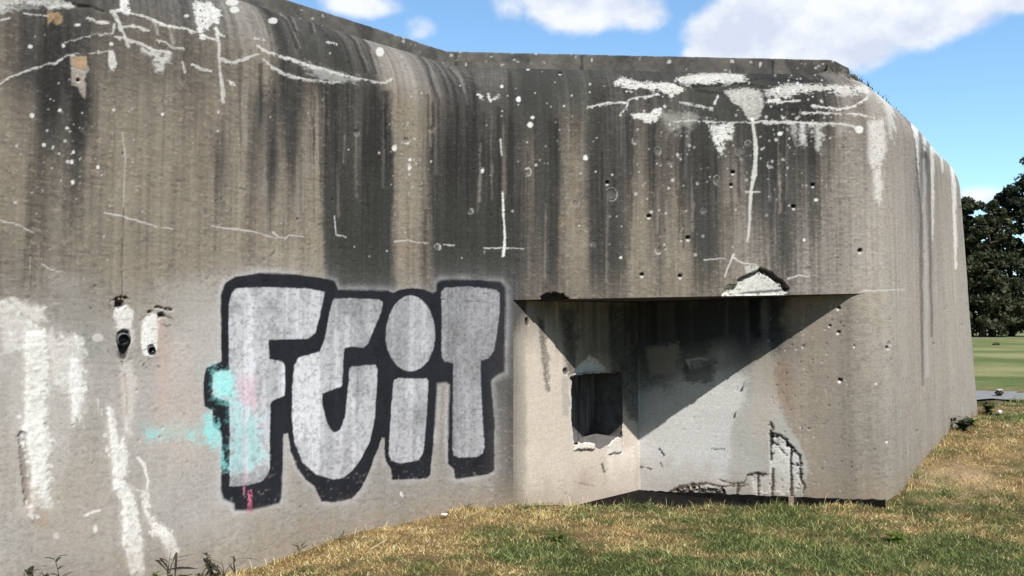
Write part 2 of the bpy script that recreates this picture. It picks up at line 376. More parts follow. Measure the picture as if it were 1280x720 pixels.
def flakes(pts, n, r=3.0):
    p = np.array(pts, float)
    for k in range(n):
        j = rr_.randrange(len(p)); t = rr_.random(); q = p[j]*(1-t)+p[(j+1) % len(p)]*t
        dot(q[0]+rr_.gauss(0, 3.5), q[1]+rr_.gauss(0, 4), rr_.uniform(.5, r), rr_.choice((CHALK, PALE, WHT)), rr_.uniform(.4, .9), rr_.uniform(.6, r*1.4), rough=1.5)
# ---- dark run-offs and ochre stains, upper left
poly([(40,58),(75,58),(76,90),(70,140),(48,150)], dark_, .3, 6, 4)
poly([(84,108),(110,110),(112,150),(105,190),(92,185),(86,150)], dark_*.8, .45, 5, 4)
poly([(88,69),(110,70),(111,88),(108,104),(106,124),(100,116),(98,108),(90,104)], lin(168,158,146), .9, 1.5, 2)
poly([(90,72),(109,71),(108,84),(99,86),(92,80)], lin(176,140,96), .8, 2.5, 2)
poly([(59,16),(72,15),(78,20),(76,28),(70,30),(66,24),(60,32)], lin(178,148,112), .85, 1.5, 2)
# ---- lime bloom along the construction joints, upper left
poly([(-60,24),(0,17),(18,15),(34,8),(52,10),(60,13),(72,8),(90,5),(70,-2),(-60,-8)], PALE, .85, 2, 4)
poly([(0,10),(30,3),(60,6),(30,12)], dark_*1.4, .5, 1.5, 4)
W = lambda p, a, b=None, al=.85: line(p, a*.85, None if b is None else b*.85, PALE, al, depth=.002, rough=1.5, soft=1.0, wob=2.2)
W([(-20,112),(0,105),(12,97),(40,86),(70,78),(85,69),(105,67)], 2.2); W([(105,67),(125,66),(140,63)], 1.4)
W([(78,55),(100,48),(116,44),(140,42)], 2); W([(0,25),(12,22)], 2.5); W([(30,16),(45,19),(60,20)], 1.5)
W([(64,9),(85,6),(95,5)], 2.5); line([(92,4),(100,7),(116,8),(130,14)], 2.5, 1, BLK, .85, depth=-.012)
W([(150,13),(165,17),(190,25),(205,31),(217,36)], 3); W([(150,13),(138,14)], 5, 3)
poly([(150,0),(160,-1),(164,12),(160,19),(150,14)], WHT, .9, 1.2, 2, lump=.004)
W([(143,18),(149,30),(156,45),(160,58)], 6, 4); W([(143,31),(142,41)], 4); W([(165,32),(185,38)], 4, 3); W([(155,34),(168,34)], 4)
W([(110,22),(122,28),(136,30)], 3, 2); dot(129, 28, 7, PALE, .8, 2.5); dot(97, 31, 4, WHT, .9, 1.8)
W([(145,46),(160,50),(178,56),(192,63),(205,65),(212,66)], 5, 3)
poly([(176,57),(200,65),(211,64),(213,77),(206,79),(204,90),(194,88),(190,74),(178,66)], WHT, .75, 3.5, 3)
poly([(136,64),(142,64),(146,80),(142,88),(138,87),(135,76)], WHT, .9, 1, 1, lump=.003)
W([(195,50),(207,53),(215,60),(228,62)], 2.5, 2); W([(193,28),(197,44)], 6, 3, .35); W([(213,35),(216,55)], 6, 4, .3)
W([(200,30),(235,38),(255,45),(270,51)], 3, 3.5)
poly([(243,3),(262,4),(276,12),(271,24),(262,30),(259,45),(254,60),(248,46),(244,20)], WHT, .85, 1.5, 4, lump=.003)
W([(241,5),(245,22)], 2); W([(268,36),(274,42),(281,46)], 3, 2)
W([(270,36),(274,60),(276,95),(279,126)], 4, 5.5); W([(277,74),(290,79),(305,74),(322,68)], 5, 2)
W([(321,58),(335,66),(350,71),(370,76),(385,82)], 2.5, 5); W([(385,82),(402,87),(420,92),(450,98),(470,103),(480,104),(489,99)], 5, 2)
poly([(375,76),(400,84),(425,92),(455,98),(452,104),(420,102),(395,92),(376,84)], PALE, .45, 4, 4)
W([(329,75),(340,84),(355,92),(372,98)], 3, 6); W([(370,97),(385,100),(400,102),(425,103)], 2.5, 1.5)
poly([(284,100),(292,102),(294,107),(288,107)], WHT, .9, 1, 1); W([(228,78),(231,89)], 3); W([(240,81),(252,87),(266,90)], 3, 4)
for x, y, a, b in ((290,3,8,4),(293,12,6,4),(341,26,6,4),(475,65,5,6),(233,20,3,2)): dot(x, y, a, PALE, .75, b)
W([(318,48),(330,51)], 2); W([(408,53),(421,55)], 2, 1.5)
for x0, y0, x1, y1 in ((330,3,372,60),(345,5,368,38),(378,15,390,40),(415,25,458,90),(440,33,470,92),(510,55,546,120),(560,85,577,115)):
    line([(x0,y0),((x0*.35+x1*.65),(y0*.6+y1*.4)),(x1,y1)], 2.5, 4, dark_*.75, .6, depth=-.004)
    line([(x0+4,y0),((x0*.35+x1*.65)+4,(y0*.6+y1*.4)),(x1+4,y1)], 2, 2, lin(128,124,118), .35)
for x, y in ((520,52),(475,40),(437,8),(548,42)): W([(x,y),(x+12,y+8)], 4, 2, .7)
# ---- hairline cracks
H = lambda p, w=1.7, al=.8: line(p, w, w*.7, PALE, al, soft=.7, rough=.4)
H([(130,266),(152,270),(175,277),(200,284),(216,286)]); H([(265,283),(290,286),(315,289),(330,293),(346,298)], 2)
H([(342,290),(350,297),(357,298),(362,294),(380,296)], 2); H([(153,165),(157,200),(154,258)], 1.6, .5)
line([(154,262),(152,320),(152,372)], 1.2, 1, dark_, .7, rough=.3)
H([(0,275),(20,280),(42,291)], 1.8, .7); H([(52,330),(65,338),(80,341)], 1.6); H([(38,300),(36,360)], 1.3, .3)
H([(493,302),(510,300),(520,303),(535,304)]); H([(418,270),(420,293),(433,296)]); H([(605,310),(630,310),(655,311)]); H([(555,306),(568,307)])
line([(626,174),(627,194)], 2.5, 1, PALE, .85); line([(628,240),(629,262)], 1, 2.8, WHT, .9, rough=1); line([(629,262),(630,279)], 2.6, 1.2, WHT, .9, rough=1); line([(630,276),(631,298),(629,320)], 1.6, 3.2, WHT, .95, rough=1)
W([(597,118),(603,122)], 3); W([(610,118),(613,126),(622,120)], 3)
# ---- bloom at the crown, right part
poly([(767,104),(776,96),(800,103),(830,103),(854,108),(853,116),(846,121),(840,127),(833,116),(800,112),(772,110)], PALE, .95, 1.2, 3, lump=.004)
poly([(788,143),(800,141),(812,142),(818,136),(827,134),(824,147),(814,157),(802,150),(792,148)], WHT, .95, 1.2, 2)
poly([(825,140),(870,142),(880,150),(835,170)], PALE, .3, 6, 6)
W([(735,134),(760,129),(783,128),(792,123),(815,120),(823,117)], 2.5, 3); W([(787,126),(783,135),(776,143)], 3, 2)
poly([(843,99),(865,93),(905,91),(932,94),(933,101),(905,103),(880,105),(850,103)], PALE, .95, 1.2, 3, lump=.006)
line([(848,106),(880,107),(930,104),(960,110)], 3, 2, BLK, .7, rough=2, depth=-.02)
poly([(905,113),(930,110),(949,112),(954,132),(948,148),(942,153),(934,148),(928,135),(914,125)], lin(172,170,163), .95, 1.3, 2.5, depth=-.006)
poly([(955,112),(985,105),(1020,107),(1076,107),(1092,112),(1072,119),(1022,113),(1000,118),(970,123)], PALE, .8, 2, 4)
for k, (p) in enumerate(([(930,100),(960,98),(1000,101),(1040,102)],[(965,128),(1000,126)],[(870,112),(905,118)],[(850,128),(890,136)],[(955,135),(1000,138)])):
    line(p, 2.5, 2, PALE if k % 2 else BLK, .7, rough=2)
W([(1015,133),(1050,137),(1065,134),(1078,127),(1085,121)], 3.5, 2.5); W([(1000,141),(1070,143),(1092,147)], 2.2); W([(960,127),(972,125)], 4)
W([(843,152),(870,151),(900,153),(940,153)], 2); W([(940,153),(985,153),(1020,155),(1055,156),(1079,161)], 4, 4); dot(1074,162,5,WHT,.95)
poly([(886,157),(917,155),(916,170),(908,178),(903,196),(896,186),(890,170)], CHALK, .9, 2.5, 3)
for x, y1, w, a in ((1004,186,10,.6),(1022,192,7,.55),(992,174,9,.4),(1012,170,6,.4),(1050,175,10,.2)):
    poly([(x-w/2,155),(x+w/2,155),(x+w/3,y1),(x-w/3,y1-6)], WHT, a, 3.5, 3)
W([(893,130),(897,120)], 3, 2)
line([(941,150),(944,180),(945,200),(942,222)], 4, 6, PALE, .9, depth=.003); line([(942,222),(938,245),(937,275),(934,302)], 4.5, 1.8, PALE, .9)
H([(932,240),(950,240)], 2.2); H([(917,318),(910,335),(906,346)], 2.5); H([(915,320),(925,328),(945,331)], 2); H([(880,325),(905,323)]); H([(985,348),(1000,344),(1012,346)])
# corner and right facet
poly([(1085,152),(1106,149),(1108,192),(1102,212),(1100,255),(1094,250),(1092,215),(1086,200)], WHT, .75, 4, 3)
poly([(1092,110),(1108,116),(1118,140),(1118,178),(1112,172),(1106,135),(1096,122)], PALE, .7, 3, 4)
poly([(1062,92),(1100,108),(1128,128),(1118,135),(1090,118)], PALE, .4, 4, 6)
poly([(1126,134),(1150,149),(1180,168),(1196,188),(1202,216),(1192,208),(1180,196),(1160,190),(1148,172)], WHT, .85, 2.5, 6)
line([(1142,156),(1147,175),(1149,210),(1153,265)], 7, 2, WHT, .75, rough=1.5); line([(1160,165),(1165,200),(1166,240),(1165,300)], 6, 2, WHT, .7, rough=1.5)
line([(1188,190),(1192,225),(1193,260),(1195,335)], 6, 3, WHT, .8, rough=1.5); line([(1176,180),(1178,215)], 5, 2, PALE, .8); line([(1199,200),(1203,260)], 3, 2, PALE, .6)
line([(1150,150),(1151,230),(1152,360),(1154,480)], 5, 3, lin(92,90,86), .75, soft=1.6); line([(1160,165),(1162,250),(1163,340),(1165,420)], 5, 3, lin(96,94,90), .75, soft=1.6); line([(1155,200),(1157,330),(1159,470)], 4, 4, lin(178,174,172), .6, soft=2)
H([(1078,364),(1100,363),(1130,362)], 2, .7); H([(1060,425),(1075,424)], 1.4, .4)
# ---- bullet marks: chalky rings, spots and pits
for x, y, r in ((446,166,4.5),(540,162,5.5),(508,176,6),(588,264,5),(547,309,5),(764,243,8),(794,176,6),(822,189,6),(837,202,5),(850,195,4),(742,304,5),(823,313,6),
                (925,188,6),(935,179,5),(896,225,6),(997,179,4.5),(962,206,4),(1010,337,6),(660,215,5),(719,254,7),(880,263,6),(927,197,3.5),(1112,430,4)):
    dot(x, y, r*random.uniform(.7, 1.05), PALE, random.uniform(.45, .85), r*random.uniform(.7, 1.2), ring=True, depth=-.008, rough=1.0)
    dot(x, y, r*.7, lin(120,116,110), .35, depth=-.004)
for x, y, r in ((493,185,4),(732,197,3.5),(975,167,4),(663,156,4),(666,147,2.5),(603,213,2.5),(512,210,2.5),(512,200,2),(1020,250,3),(776,322,2.2),(38,58,3),(80,57,2.5),(40,144,3),(75,138,2.5),(84,160,2.5),(55,181,2.5),(74,192,2),(92,190,2.5),(90,202,2.5),(91,228,3),(203,143,2.5),(123,209,2),(272,164,2),(139,55,2.5),(273,140,2),(648,124,3),(1005,300,2),(501,617,2.2),(503,620,1.8),(288,371,3.5),(1108,553,1.6),(1095,480,2)):
    dot(x, y, r*.8, WHT, .92, r*.8*random.uniform(.8, 1.35), rough=1)
for k in range(430):                            # small lime spots, thick where the photo has them
    z = random.random()
    if z < .3: x, y = random.gauss(985, 32), random.gauss(150, 42)
    elif z < .5: x, y = random.gauss(845, 60), random.gauss(190, 60)
    elif z < .6: x, y = random.gauss(510, 14), random.gauss(210, 50)
    elif z < .7: x, y = random.gauss(690, 50), random.gauss(130, 60)
    elif z < .8: x, y = random.gauss(90, 40), random.gauss(170, 60)
    else: x, y = random.uniform(0, 1190), random.uniform(40, 350)
    dot(x, y, random.choice((.7,.8,.8,1,1,1.3,2)), PALE, random.uniform(.3, .9))
for x, y, r in ((992,258,3),(1016,231,2.6),(1075,313,3.2),(916,215,2.6),(914,231,2.2),(759,228,2.6),(811,270,2.6),(860,297,3),(802,343,2.6),(850,345,2.4),(1110,434,2.5),(1046,420,2.6),(660,84,2.5),(700,90,2.5),(98,100,2)):
    dot(x, y, r, BLK, .9, r*.8, depth=-.03); dot(x, y+r*1.2, r*.7, PALE, .8, r*.5)  # dark pit, its sunlit lower lip painted pale
for k in range(170):                            # plain pits and air holes
    x, y = random.uniform(-20, 1205), random.uniform(60, 640)
    dot(x, y, random.choice((.6,.7,.9,1.1,1.5)), dark_, random.uniform(.2, .7), depth=-random.uniform(.003, .008))
# ---- lintel chips above the niche
poly([(676,371),(686,366),(704,367),(709,372),(706,380),(676,380)], BLK, .8, 1.2, 2, depth=-.06)
poly([(903,366),(909,357),(921,356),(924,349),(936,343),(950,338),(962,342),(975,352),(983,359),(985,370),(903,370)], lin(212,211,204), .96, 1, 1.5, depth=-.045, edge=.0)
line([(924,350),(937,344),(951,338)], 2, 3, BLK, .75, depth=-.02); line([(951,337),(964,343),(978,354),(984,362)], 3.5, 3, BLK, .85, depth=-.03)  # shadow along the chip's upper edges, painted black
line([(915,367),(945,365),(975,363),(984,361)], 1.5, 3, BLK, .75, rough=1)
poly([(930,333),(948,330),(953,336),(940,342),(934,342)], PALE, .8, 1.5, 2)
line([(903,370),(912,357)], 3, 2, WHT, .8)

# ---- left wall: lime stalactites, wash-outs, pipe holes
SOFT = lin(198,194,188)
poly([(-40,395),(20,395),(70,410),(110,440),(104,520),(80,560),(72,640),(24,655),(16,560),(8,480),(-40,470)], SOFT, .42, 10, 10)
poly([(110,470),(190,455),(250,380),(290,350),(300,640),(220,690),(150,560)], lin(184,179,176), .35, 30, 14)
poly([(200,350),(270,345),(275,450),(255,470),(215,450)], lin(182,180,176), .3, 14, 10)
poly([(196,400),(240,430),(250,560),(215,590),(196,500)], lin(196,176,166), .35, 14, 10)
poly([(28,640),(70,600),(130,560),(150,700),(40,700)], lin(170,158,144), .4, 18, 12)
poly([(60,340),(100,345),(110,400),(80,390)], lin(150,146,140), .5, 12, 8)
poly([(-30,376),(0,376),(22,384),(30,400),(42,404),(56,418),(78,428),(92,418),(102,424),(104,438),(98,450),(88,446),(80,488),(70,486),(68,450),(58,440),(20,432),(8,440),(4,412),(-30,412)], lin(208,205,199), .75, 3, 6, lump=.012)
poly([(12,372),(30,380),(50,385),(58,384),(52,392),(60,402),(48,404),(30,392)], lin(206,203,196), .7, 1.5, 3, lump=.012)
poly([(32,416),(45,413),(56,420),(58,440),(60,470),(58,500),(61,530),(64,580),(63,610),(57,630),(47,634),(38,648),(36,630),(40,585),(33,556),(27,545),(31,520),(32,480),(31,440)], CHALK, .97, 1.3, 3.5, lump=.028)
line([(28,545),(30,580),(35,630)], 9, 6, lin(110,106,100), .6, rough=2, soft=2, depth=-.012)
poly([(88,444),(97,449),(104,470),(102,500),(98,530),(90,532),(90,500),(86,470)], lin(232,231,228), .95, 1.3, 2.5, lump=.02)
poly([(20,560),(60,650),(52,660),(36,655)], lin(150,128,108), .4, 6, 4)
poly([(150,452),(166,452),(171,480),(168,520),(160,565),(155,540),(152,490)], lin(206,200,192), .6, 4, 3)
line([(157,468),(159,500),(157,520)], 3, 2, lin(165,135,105), .5)
poly([(133,506),(138,510),(150,556),(157,540),(160,525),(159,560),(156,600),(162,612),(170,630),(174,660),(177,690),(182,722),(164,722),(158,690),(152,680),(154,650),(152,618),(142,612),(140,570),(136,530)], CHALK, .97, 1.3, 3, lump=.022)
line([(173,572),(180,580),(185,600),(183,610)], 4, 3, WHT, .9, rough=1.5); line([(170,612),(180,616)], 2, 2, WHT, .6)
poly([(180,616),(185,640),(200,655),(214,668),(222,690),(216,698),(205,681),(190,662),(180,640)], CHALK, .95, 1.2, 3, lump=.016)
line([(122,500),(124,515)], 3, 2, PALE, .8); line([(105,645),(115,640),(124,638)], 2, 3, WHT, .8); dot(119,661,3,WHT,.85,5); dot(70,670,4,PALE,.7); dot(122,422,7,lin(205,200,195),.7,5)
poly([(143,386),(150,380),(160,382),(167,390),(165,402),(163,410),(145,411),(141,398)], lin(226,223,217), .9, 1.2, 2)
line([(138,377),(150,372),(163,374)], 3, 2, BLK, .75, rough=2.5, depth=-.02); line([(137,382),(140,390)], 2, 1, dark_, .6, rough=2)
poly([(144,376),(154,376),(155,383),(149,386),(144,383)], BLK, .9, 1, 1.5, depth=-.05)
poly([(146,410),(158,408),(167,414),(168,428),(162,432),(148,430)], lin(198,195,190), .9, 1.3, 1.5, lump=.014)
poly([(177,402),(184,394),(194,391),(198,398),(197,440),(191,447),(180,445),(176,430)], CHALK, .97, 1.2, 1.5)
line([(186,390),(196,384),(206,386),(214,388)], 2, 3, BLK, .75, rough=2.5, depth=-.02); line([(200,392),(212,396),(222,402)], 1.5, 2, dark_, .6, rough=2.5)
line([(197,402),(208,408),(214,406)], 1.2, 1.2, dark_, .55, rough=2); poly([(197,392),(204,390),(206,396),(198,398)], BLK, .8, 1, 1, depth=-.03)
line([(178,456),(186,448),(198,447)], 1.5, 1.5, dark_, .7, rough=1.5); line([(177,462),(190,455),(200,458)], 1.2, 1.2, dark_, .6, rough=1.5); line([(199,400),(202,470),(200,560)], 6, 3, lin(190,160,145), .5, soft=3)
dot(189,436,4,BLK,1,5,depth=-.06)
poly([(147,416),(153,412),(162,413),(164,424),(160,440),(157,450),(152,449),(149,438),(146,426)], lin(52,51,52), .95, 1, .8, depth=-.035)
line([(147,440),(151,452),(160,450),(166,446)], 1.5, 1.2, dark_, .7, rough=1.5); line([(152,450),(155,460)], 3, 1, lin(90,84,78), .5)

flakes([(0,376),(30,400),(56,418),(92,418),(104,438),(88,446),(70,486),(20,432)], 70, 2.6)
flakes([(32,416),(56,420),(60,470),(58,500),(64,580),(57,630),(38,648),(33,556),(27,545),(31,480)], 80, 2.4)
flakes([(88,444),(104,470),(98,530),(90,500)], 40, 2.5); flakes([(133,506),(150,556),(160,612),(177,690),(158,690),(152,618),(140,570)], 80, 2.5); flakes([(180,616),(200,655),(222,690),(190,662)], 40, 2)
# ---- graffiti
G_OUT = [(276,368),(281,354),(293,346),(324,341),(360,342),(400,347),(418,351),(423,362),(440,362),(485,363),(491,366),(500,362),(515,360),(530,362),(541,366.5),(545,364),(546,354),(551,350),(575,349),(600,350),(626,352),(632,359),(633,378),(632,420),(631,465),(622,469),(614,476),(614,483),(618,525),(618,588),(611,593),(571,599),(568.5,597),(568,587),(560,580),(559.5,570),(560,525),(562,481),(558,478),(546.5,479),(545,514),(541,559),(538,594),(533,598),(490,600),(488.5,586),(482,577),(480.5,568),(480.7,547),(476.7,547),(473,559),(462,588),(453,608),(440,623),(418,628),(402,627),(393,608),(382,600),(371,584),(363,564),(360,542),(354.5,543),(352,622),(349,629),(313,638),(293,638),(292,630),(279,624),(276,613),(277,547),(275,540),(265.5,533),(265.5,513),(255.5,508),(254,480),(255.5,468),(258,460),(276.5,452),(275.6,374)]
G_F = [(290,366),(294,361),(320,359),(350,359.5),(385,361),(406,365),(400,394),(394,416),(386,423),(336,424.5),(337,449),(352,452),(356,457),(356.5,480),(355.5,494),(341,500),(338,505),(336.7,587),(334,595),(326.7,602),(311,606.5),(293,608),(287,607),(287,504),(284,501),(269,496),(265.5,492),(266,472),(270,464.5),(286.5,462),(286,450),(286,381)]
G_C = [(418,373),(440,373),(473,374.5),(478,378),(477,388),(469,408),(460,430),(454.5,434.5),(440,433),(431,434.5),(429.5,441),(428,481),(427,483),(403,492),(403,507),(409,529),(414.5,538),(418,540.5),(425.5,537),(432,520),(435.5,484),(437,461),(441,458),(469,455.5),(472,461),(471,481),(469,521),(462,552),(451,574),(440,588.5),(429,597),(415.5,599),(395.5,593),(378,578),(368,553),(365,524),(365.5,480),(368,457),(373,447),(400,440),(405.5,425.5),(412,392),(415.5,377)]
G_D = [(513+30.7*math.cos(a)*(1+.04*math.sin(a)), 416.7+47.3*math.sin(a)) for a in np.linspace(0, 2*math.pi, 40, endpoint=False)]
G_I = [(493,475),(497,473),(533,473),(535.5,477),(533,525.5),(529,565.5),(523,575.5),(500,579),(489,575.5),(485.5,568),(488,525.5),(492,477)]
G_T = [(551,366),(555.5,360),(584,358),(620,362),(624.5,367),(624,397),(618,437),(611,448),(601,451),(601,477),(605.5,559),(603,567),(595.5,571),(573,572),(566.7,569),(565,559),(566,514),(566.7,454),(555.5,452),(552,445.5),(552,397)]
gi = sub(254, 341, 634, 640, MAIN, 30)
gx, gy = HX[gi], HY[gi]; gn = nz_at(gi, .8)
d_out = sdf_poly(gx, gy, G_OUT)
halo = np.exp(-np.maximum(d_out-1, 0)**2/(2*3.2**2))*(d_out > -2)
base_dk = DK[gi]
mixc(gi, .42*halo*(1-.55*base_dk)*np.clip(.75+.9*NA[gi]+.9*NC[gi], .1, 1.2), lin(205,205,206))
halo2 = np.exp(-np.maximum(d_out, 0)/14)*(d_out > -2); mixc(gi, .22*halo2*(1-.3*base_dk), lin(170,170,172))
es = .9+1.6*sm(-.1, .5, NC[gi]); mo = sm(es, -es, d_out+gn*.7)
worn = 1-.35*sm(.3, .8, NB[gi]+.4*ND[gi])*sm(555, 600, gy+10*NA[gi])
blk = lin(37,38,43)[None]*(1.0+.18*NA[gi]+.22*NV[gi]+.12*NB[gi]+.12*NC[gi])[:, None]
a = (mo*worn*(1-.25*sm(600, 640, gx)))[:, None]
COL[gi] = COL[gi]*(1-a)+blk*a
fill = np.full(len(gi), 1e9, F32)
for g in (G_F, G_C, G_D, G_I, G_T): fill = np.minimum(fill, sdf_poly(gx, gy, g))
mf = sm(.9, -.9, fill+gn*.7)
thru = .27+.55*np.clip(base_dk-.2, 0, 1)+.30*sm(.0, .45, NB[gi]+.4*NE[gi])+.55*sm(.0, .5, NC[gi]*.9+.7*NA[gi])-.30*sm(.0, .35, NV[gi]+.4*NA[gi])+.25*sm(.1, .4, fbm2(QS[gi]*8+3, QZ[gi]*1.6, 3, 44))+.14*sm(470, 380, gy)*sm(300, 330, gx)
thru += .16*sm(545, 560, gx)*sm(470, 380, gy)+.22*sm(523, 500, gx+8*NB[gi]+12*NA[gi])*(gx > 478)*(gy < 470)-.16*sm(504, 524, gx+10*NA[gi])*(gx < 546)*(gx > 478)
thru += .10*sm(330, 430, gx)+.14*sm(440, 545, gx)+.14*sm(545, 556, gx)
thru = .86*(1-np.exp(-np.maximum(thru, 0)*1.35))+.14*np.clip(NB[gi]+.5*NW[gi]+.7*NE[gi], -.8, 1)
thru = np.clip(thru, 0, .95)
sil = lin(216,216,220)[None]*(1-thru[:, None])+lin(88,87,88)[None]*thru[:, None]
sil = sil*(1+.10*NB[gi]+.10*NE[gi]+.06*NW[gi])[:, None]
COL[gi] = COL[gi]*(1-mf[:, None])+sil*mf[:, None]
GRAF = np.zeros(len(PXw), bool); GRAF[gi] = d_out < 1.5
CY = lin(146,222,222)
inF = (sdf_poly(HX, HY, G_F) < 0) if False else None
poly([(266,462),(293,461),(296,500),(320,520),(326,560),(322,585),(300,588),(286,585),(288,505),(267,496)], CY, .4, 7, 12)
poly([(266,466),(290,462),(292,494),(270,495)], lin(150,232,228), .55, 4, 3)
poly([(254,520),(264,515),(277,535),(281,582),(288,586),(278,590),(274,560),(258,552)], CY, .6, 4, 5)
poly([(180,532),(240,534),(262,524),(268,546),(240,550),(185,550)], CY, .24, 11, 10)
for x_, y_ in ((190,541),(238,544),(262,540)): dot(x_, y_, 7, CY, .35, 6, rough=5)
poly([(296,470),(318,472),(320,508),(302,506)], lin(222,178,196), .42, 7, 5); line([(305,500),(306,600),(305,618)], 3, 2, lin(214,150,175), .5, rough=1.5)
line([(311,614),(312,630),(311,641)], 2.5, 4, lin(224,120,154), .8, rough=2.2); line([(314,612),(315,622)], 2, 1.5, lin(224,120,154), .6, rough=1.6)

# ---- niche, left wall (the one with the loophole)
NICHE_L = lin(207,195,180)
i = np.nonzero(R1)[0]
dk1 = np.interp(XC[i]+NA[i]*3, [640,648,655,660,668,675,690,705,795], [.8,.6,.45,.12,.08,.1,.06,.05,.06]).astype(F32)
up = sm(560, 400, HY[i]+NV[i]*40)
dk1 = dk1+sm(470, 400, HY[i]+NV[i]*40-(XC[i]-700)*.6)*np.clip(.55+.4*NV[i], 0, .9)+.10*NC[i]+.07*NB[i]  # run-off streaks, plus the lintel's slanting shade put into the wall colour
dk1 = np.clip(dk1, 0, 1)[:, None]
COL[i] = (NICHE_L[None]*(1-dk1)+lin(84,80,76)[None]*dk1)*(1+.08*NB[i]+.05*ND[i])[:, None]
L1 = dict(region=R1)
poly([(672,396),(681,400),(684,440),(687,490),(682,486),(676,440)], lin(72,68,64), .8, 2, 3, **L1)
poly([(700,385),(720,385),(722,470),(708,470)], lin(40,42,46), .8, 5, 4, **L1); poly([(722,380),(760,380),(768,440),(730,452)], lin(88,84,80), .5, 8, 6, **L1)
poly([(758,380),(800,380),(800,528),(786,524),(764,470)], lin(44,50,58), .75, 5, 4, **L1)  # bluish shade beside the inner corner, painted on the wall
poly([(717,471),(720,460),(729,452),(737,444),(746,449),(756,459),(760,469),(740,468)], lin(238,238,236), .97, 1, 1.5, depth=-.03, **L1)
line([(716,473),(745,469),(775,467)], 4, 3, BLK, .85, rough=1.5, depth=-.03, **L1)
line([(706,462),(710,475),(713,500),(714,552)], 2.5, 2, PALE, .8, **L1); dot(707,464,3,BLK,.8,4,depth=-.03,**L1); dot(659,402,2.5,BLK,.9,5,depth=-.03,**L1)
poly([(702,470),(712,474),(712,522),(703,520)], lin(160,152,146), .6, 2, 3, **L1)
line([(718,602),(730,605),(742,607)], 1.3, 1.3, dark_, .8, **L1); line([(752,580),(755,590),(760,586)], 2, 1.5, dark_, .8, **L1)
poly([(712,575),(740,578),(748,610),(716,606)], lin(196,180,168), .5, 6, 5, **L1); poly([(757,565),(795,560),(795,612),(760,612)], lin(226,216,205), .6, 3, 4, **L1)
poly([(717,552),(742,552),(743,561),(718,563)], lin(232,226,216), .8, 1, 1.2, depth=.025, **L1); line([(717,563),(743,562)], 1.5, 1.5, lin(120,108,98), .6, **L1)
poly([(758,556),(765,549),(771,544),(779,548),(779,566),(760,566)], lin(214,208,200), .8, 1.2, 1.5, depth=.02, **L1); line([(778,546),(778,566)], 2, 1.5, BLK, .7, depth=-.02, **L1)
# ---- niche, right wall: pale render over brown concrete
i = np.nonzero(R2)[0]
BND = [(795,380),(960,372),(975,430),(968,470),(972,500),(985,530),(1003,560),(1011,585),(1008,612),(1000,640),(780,640)]
d = sdf_poly(HX[i], HY[i], BND)+nz_at(i, 3); ren = sm(3, -3, d)
WB = [(780,640),(780,500),(850,470),(915,460),(934,470),(930,500),(918,520),(910,545),(914,580),(905,640)]
wh = sm(5, -5, sdf_poly(HX[i], HY[i], WB)+nz_at(i, 6))
rc = lin(180,178,171)[None]*(1-wh[:, None])+lin(203,202,198)[None]*wh[:, None]
rc = rc*(1+.06*NC[i]+.05*NB[i]+.03*ND[i])[:, None]
br = np.clip(.42+.12*NC[i]+.16*NV[i]*sm(600, 450, HY[i])+.16*NB[i]+.12*ND[i], 0, 1)[:, None]
bc = lin(184,171,156)[None]*(1-br)+lin(112,104,95)[None]*br
bl = sm(sE1-.5, sE1-.03, SS[i])[:, None]; bc = bc*(1-bl)+COL[i]*bl
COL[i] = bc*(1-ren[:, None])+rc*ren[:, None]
shade_up = (sm(510, 420, HY[i]+NC[i]*36+NV[i]*14)*sm(1030, 940, HX[i]+NA[i]*8)*(.92+.25*NV[i]+.2*NC[i]))[:, None]; shade_up = np.clip(shade_up, 0, .97)  # painted shade: upper wall under the lintel darkened in its colour
COL[i] = COL[i]*(1-shade_up)+lin(54,57,62)[None]*shade_up
RENDER = np.zeros(len(PXw), bool); RENDER[i] = (d < 0)
L2 = dict(region=R2)
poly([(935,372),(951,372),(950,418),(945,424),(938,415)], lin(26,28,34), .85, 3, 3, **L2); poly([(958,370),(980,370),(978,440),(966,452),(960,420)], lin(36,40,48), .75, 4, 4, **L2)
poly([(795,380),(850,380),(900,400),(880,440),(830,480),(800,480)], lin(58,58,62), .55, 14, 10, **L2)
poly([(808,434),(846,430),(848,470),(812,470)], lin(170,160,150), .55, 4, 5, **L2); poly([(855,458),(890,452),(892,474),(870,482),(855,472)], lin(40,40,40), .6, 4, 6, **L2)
line([(858,450),(874,448),(884,449)], 2, 2, PALE, .6, **L2); line([(860,452),(863,460)], 3, 2, PALE, .6, **L2)
poly([(945,440),(975,440),(974,500),(955,560),(940,520)], lin(186,172,152), .4, 10, 8, **L2); poly([(965,450),(985,450),(990,520),(975,500)], lin(150,126,106), .4, 6, 5, **L2)
poly([(964,545),(984,553),(1001,572),(1003,600),(998,614),(942,619),(940,598),(962,592)], lin(222,221,216), .8, 2, 3, depth=-.007, **L2)
K = lambda p, w, w2=None: line(p, w*1.1, None if w2 is None else w2*1.1, lin(26,24,23), .95, rough=1.4, depth=-.006 if w > 1.4 else -.001, wob=2.0, **L2)
K([(963,538),(964,560),(964,576)], 2.5, 2); K([(964,543),(973,544),(982,549),(984,556)], 4, 3); K([(966,553),(972,556)], 3); K([(984,556),(992,561),(1000,570),(1002,580)], 3, 3); K([(1002,580),(996,582),(989,580)], 2.5)
K([(989,560),(989,590),(990,622)], 3.5, 4); K([(1001,586),(1002,600),(1006,608),(1004,616)], 5, 2); K([(935,593),(945,592),(956,593)], 2.5); K([(947,592),(948,619)], 3, 2.5)
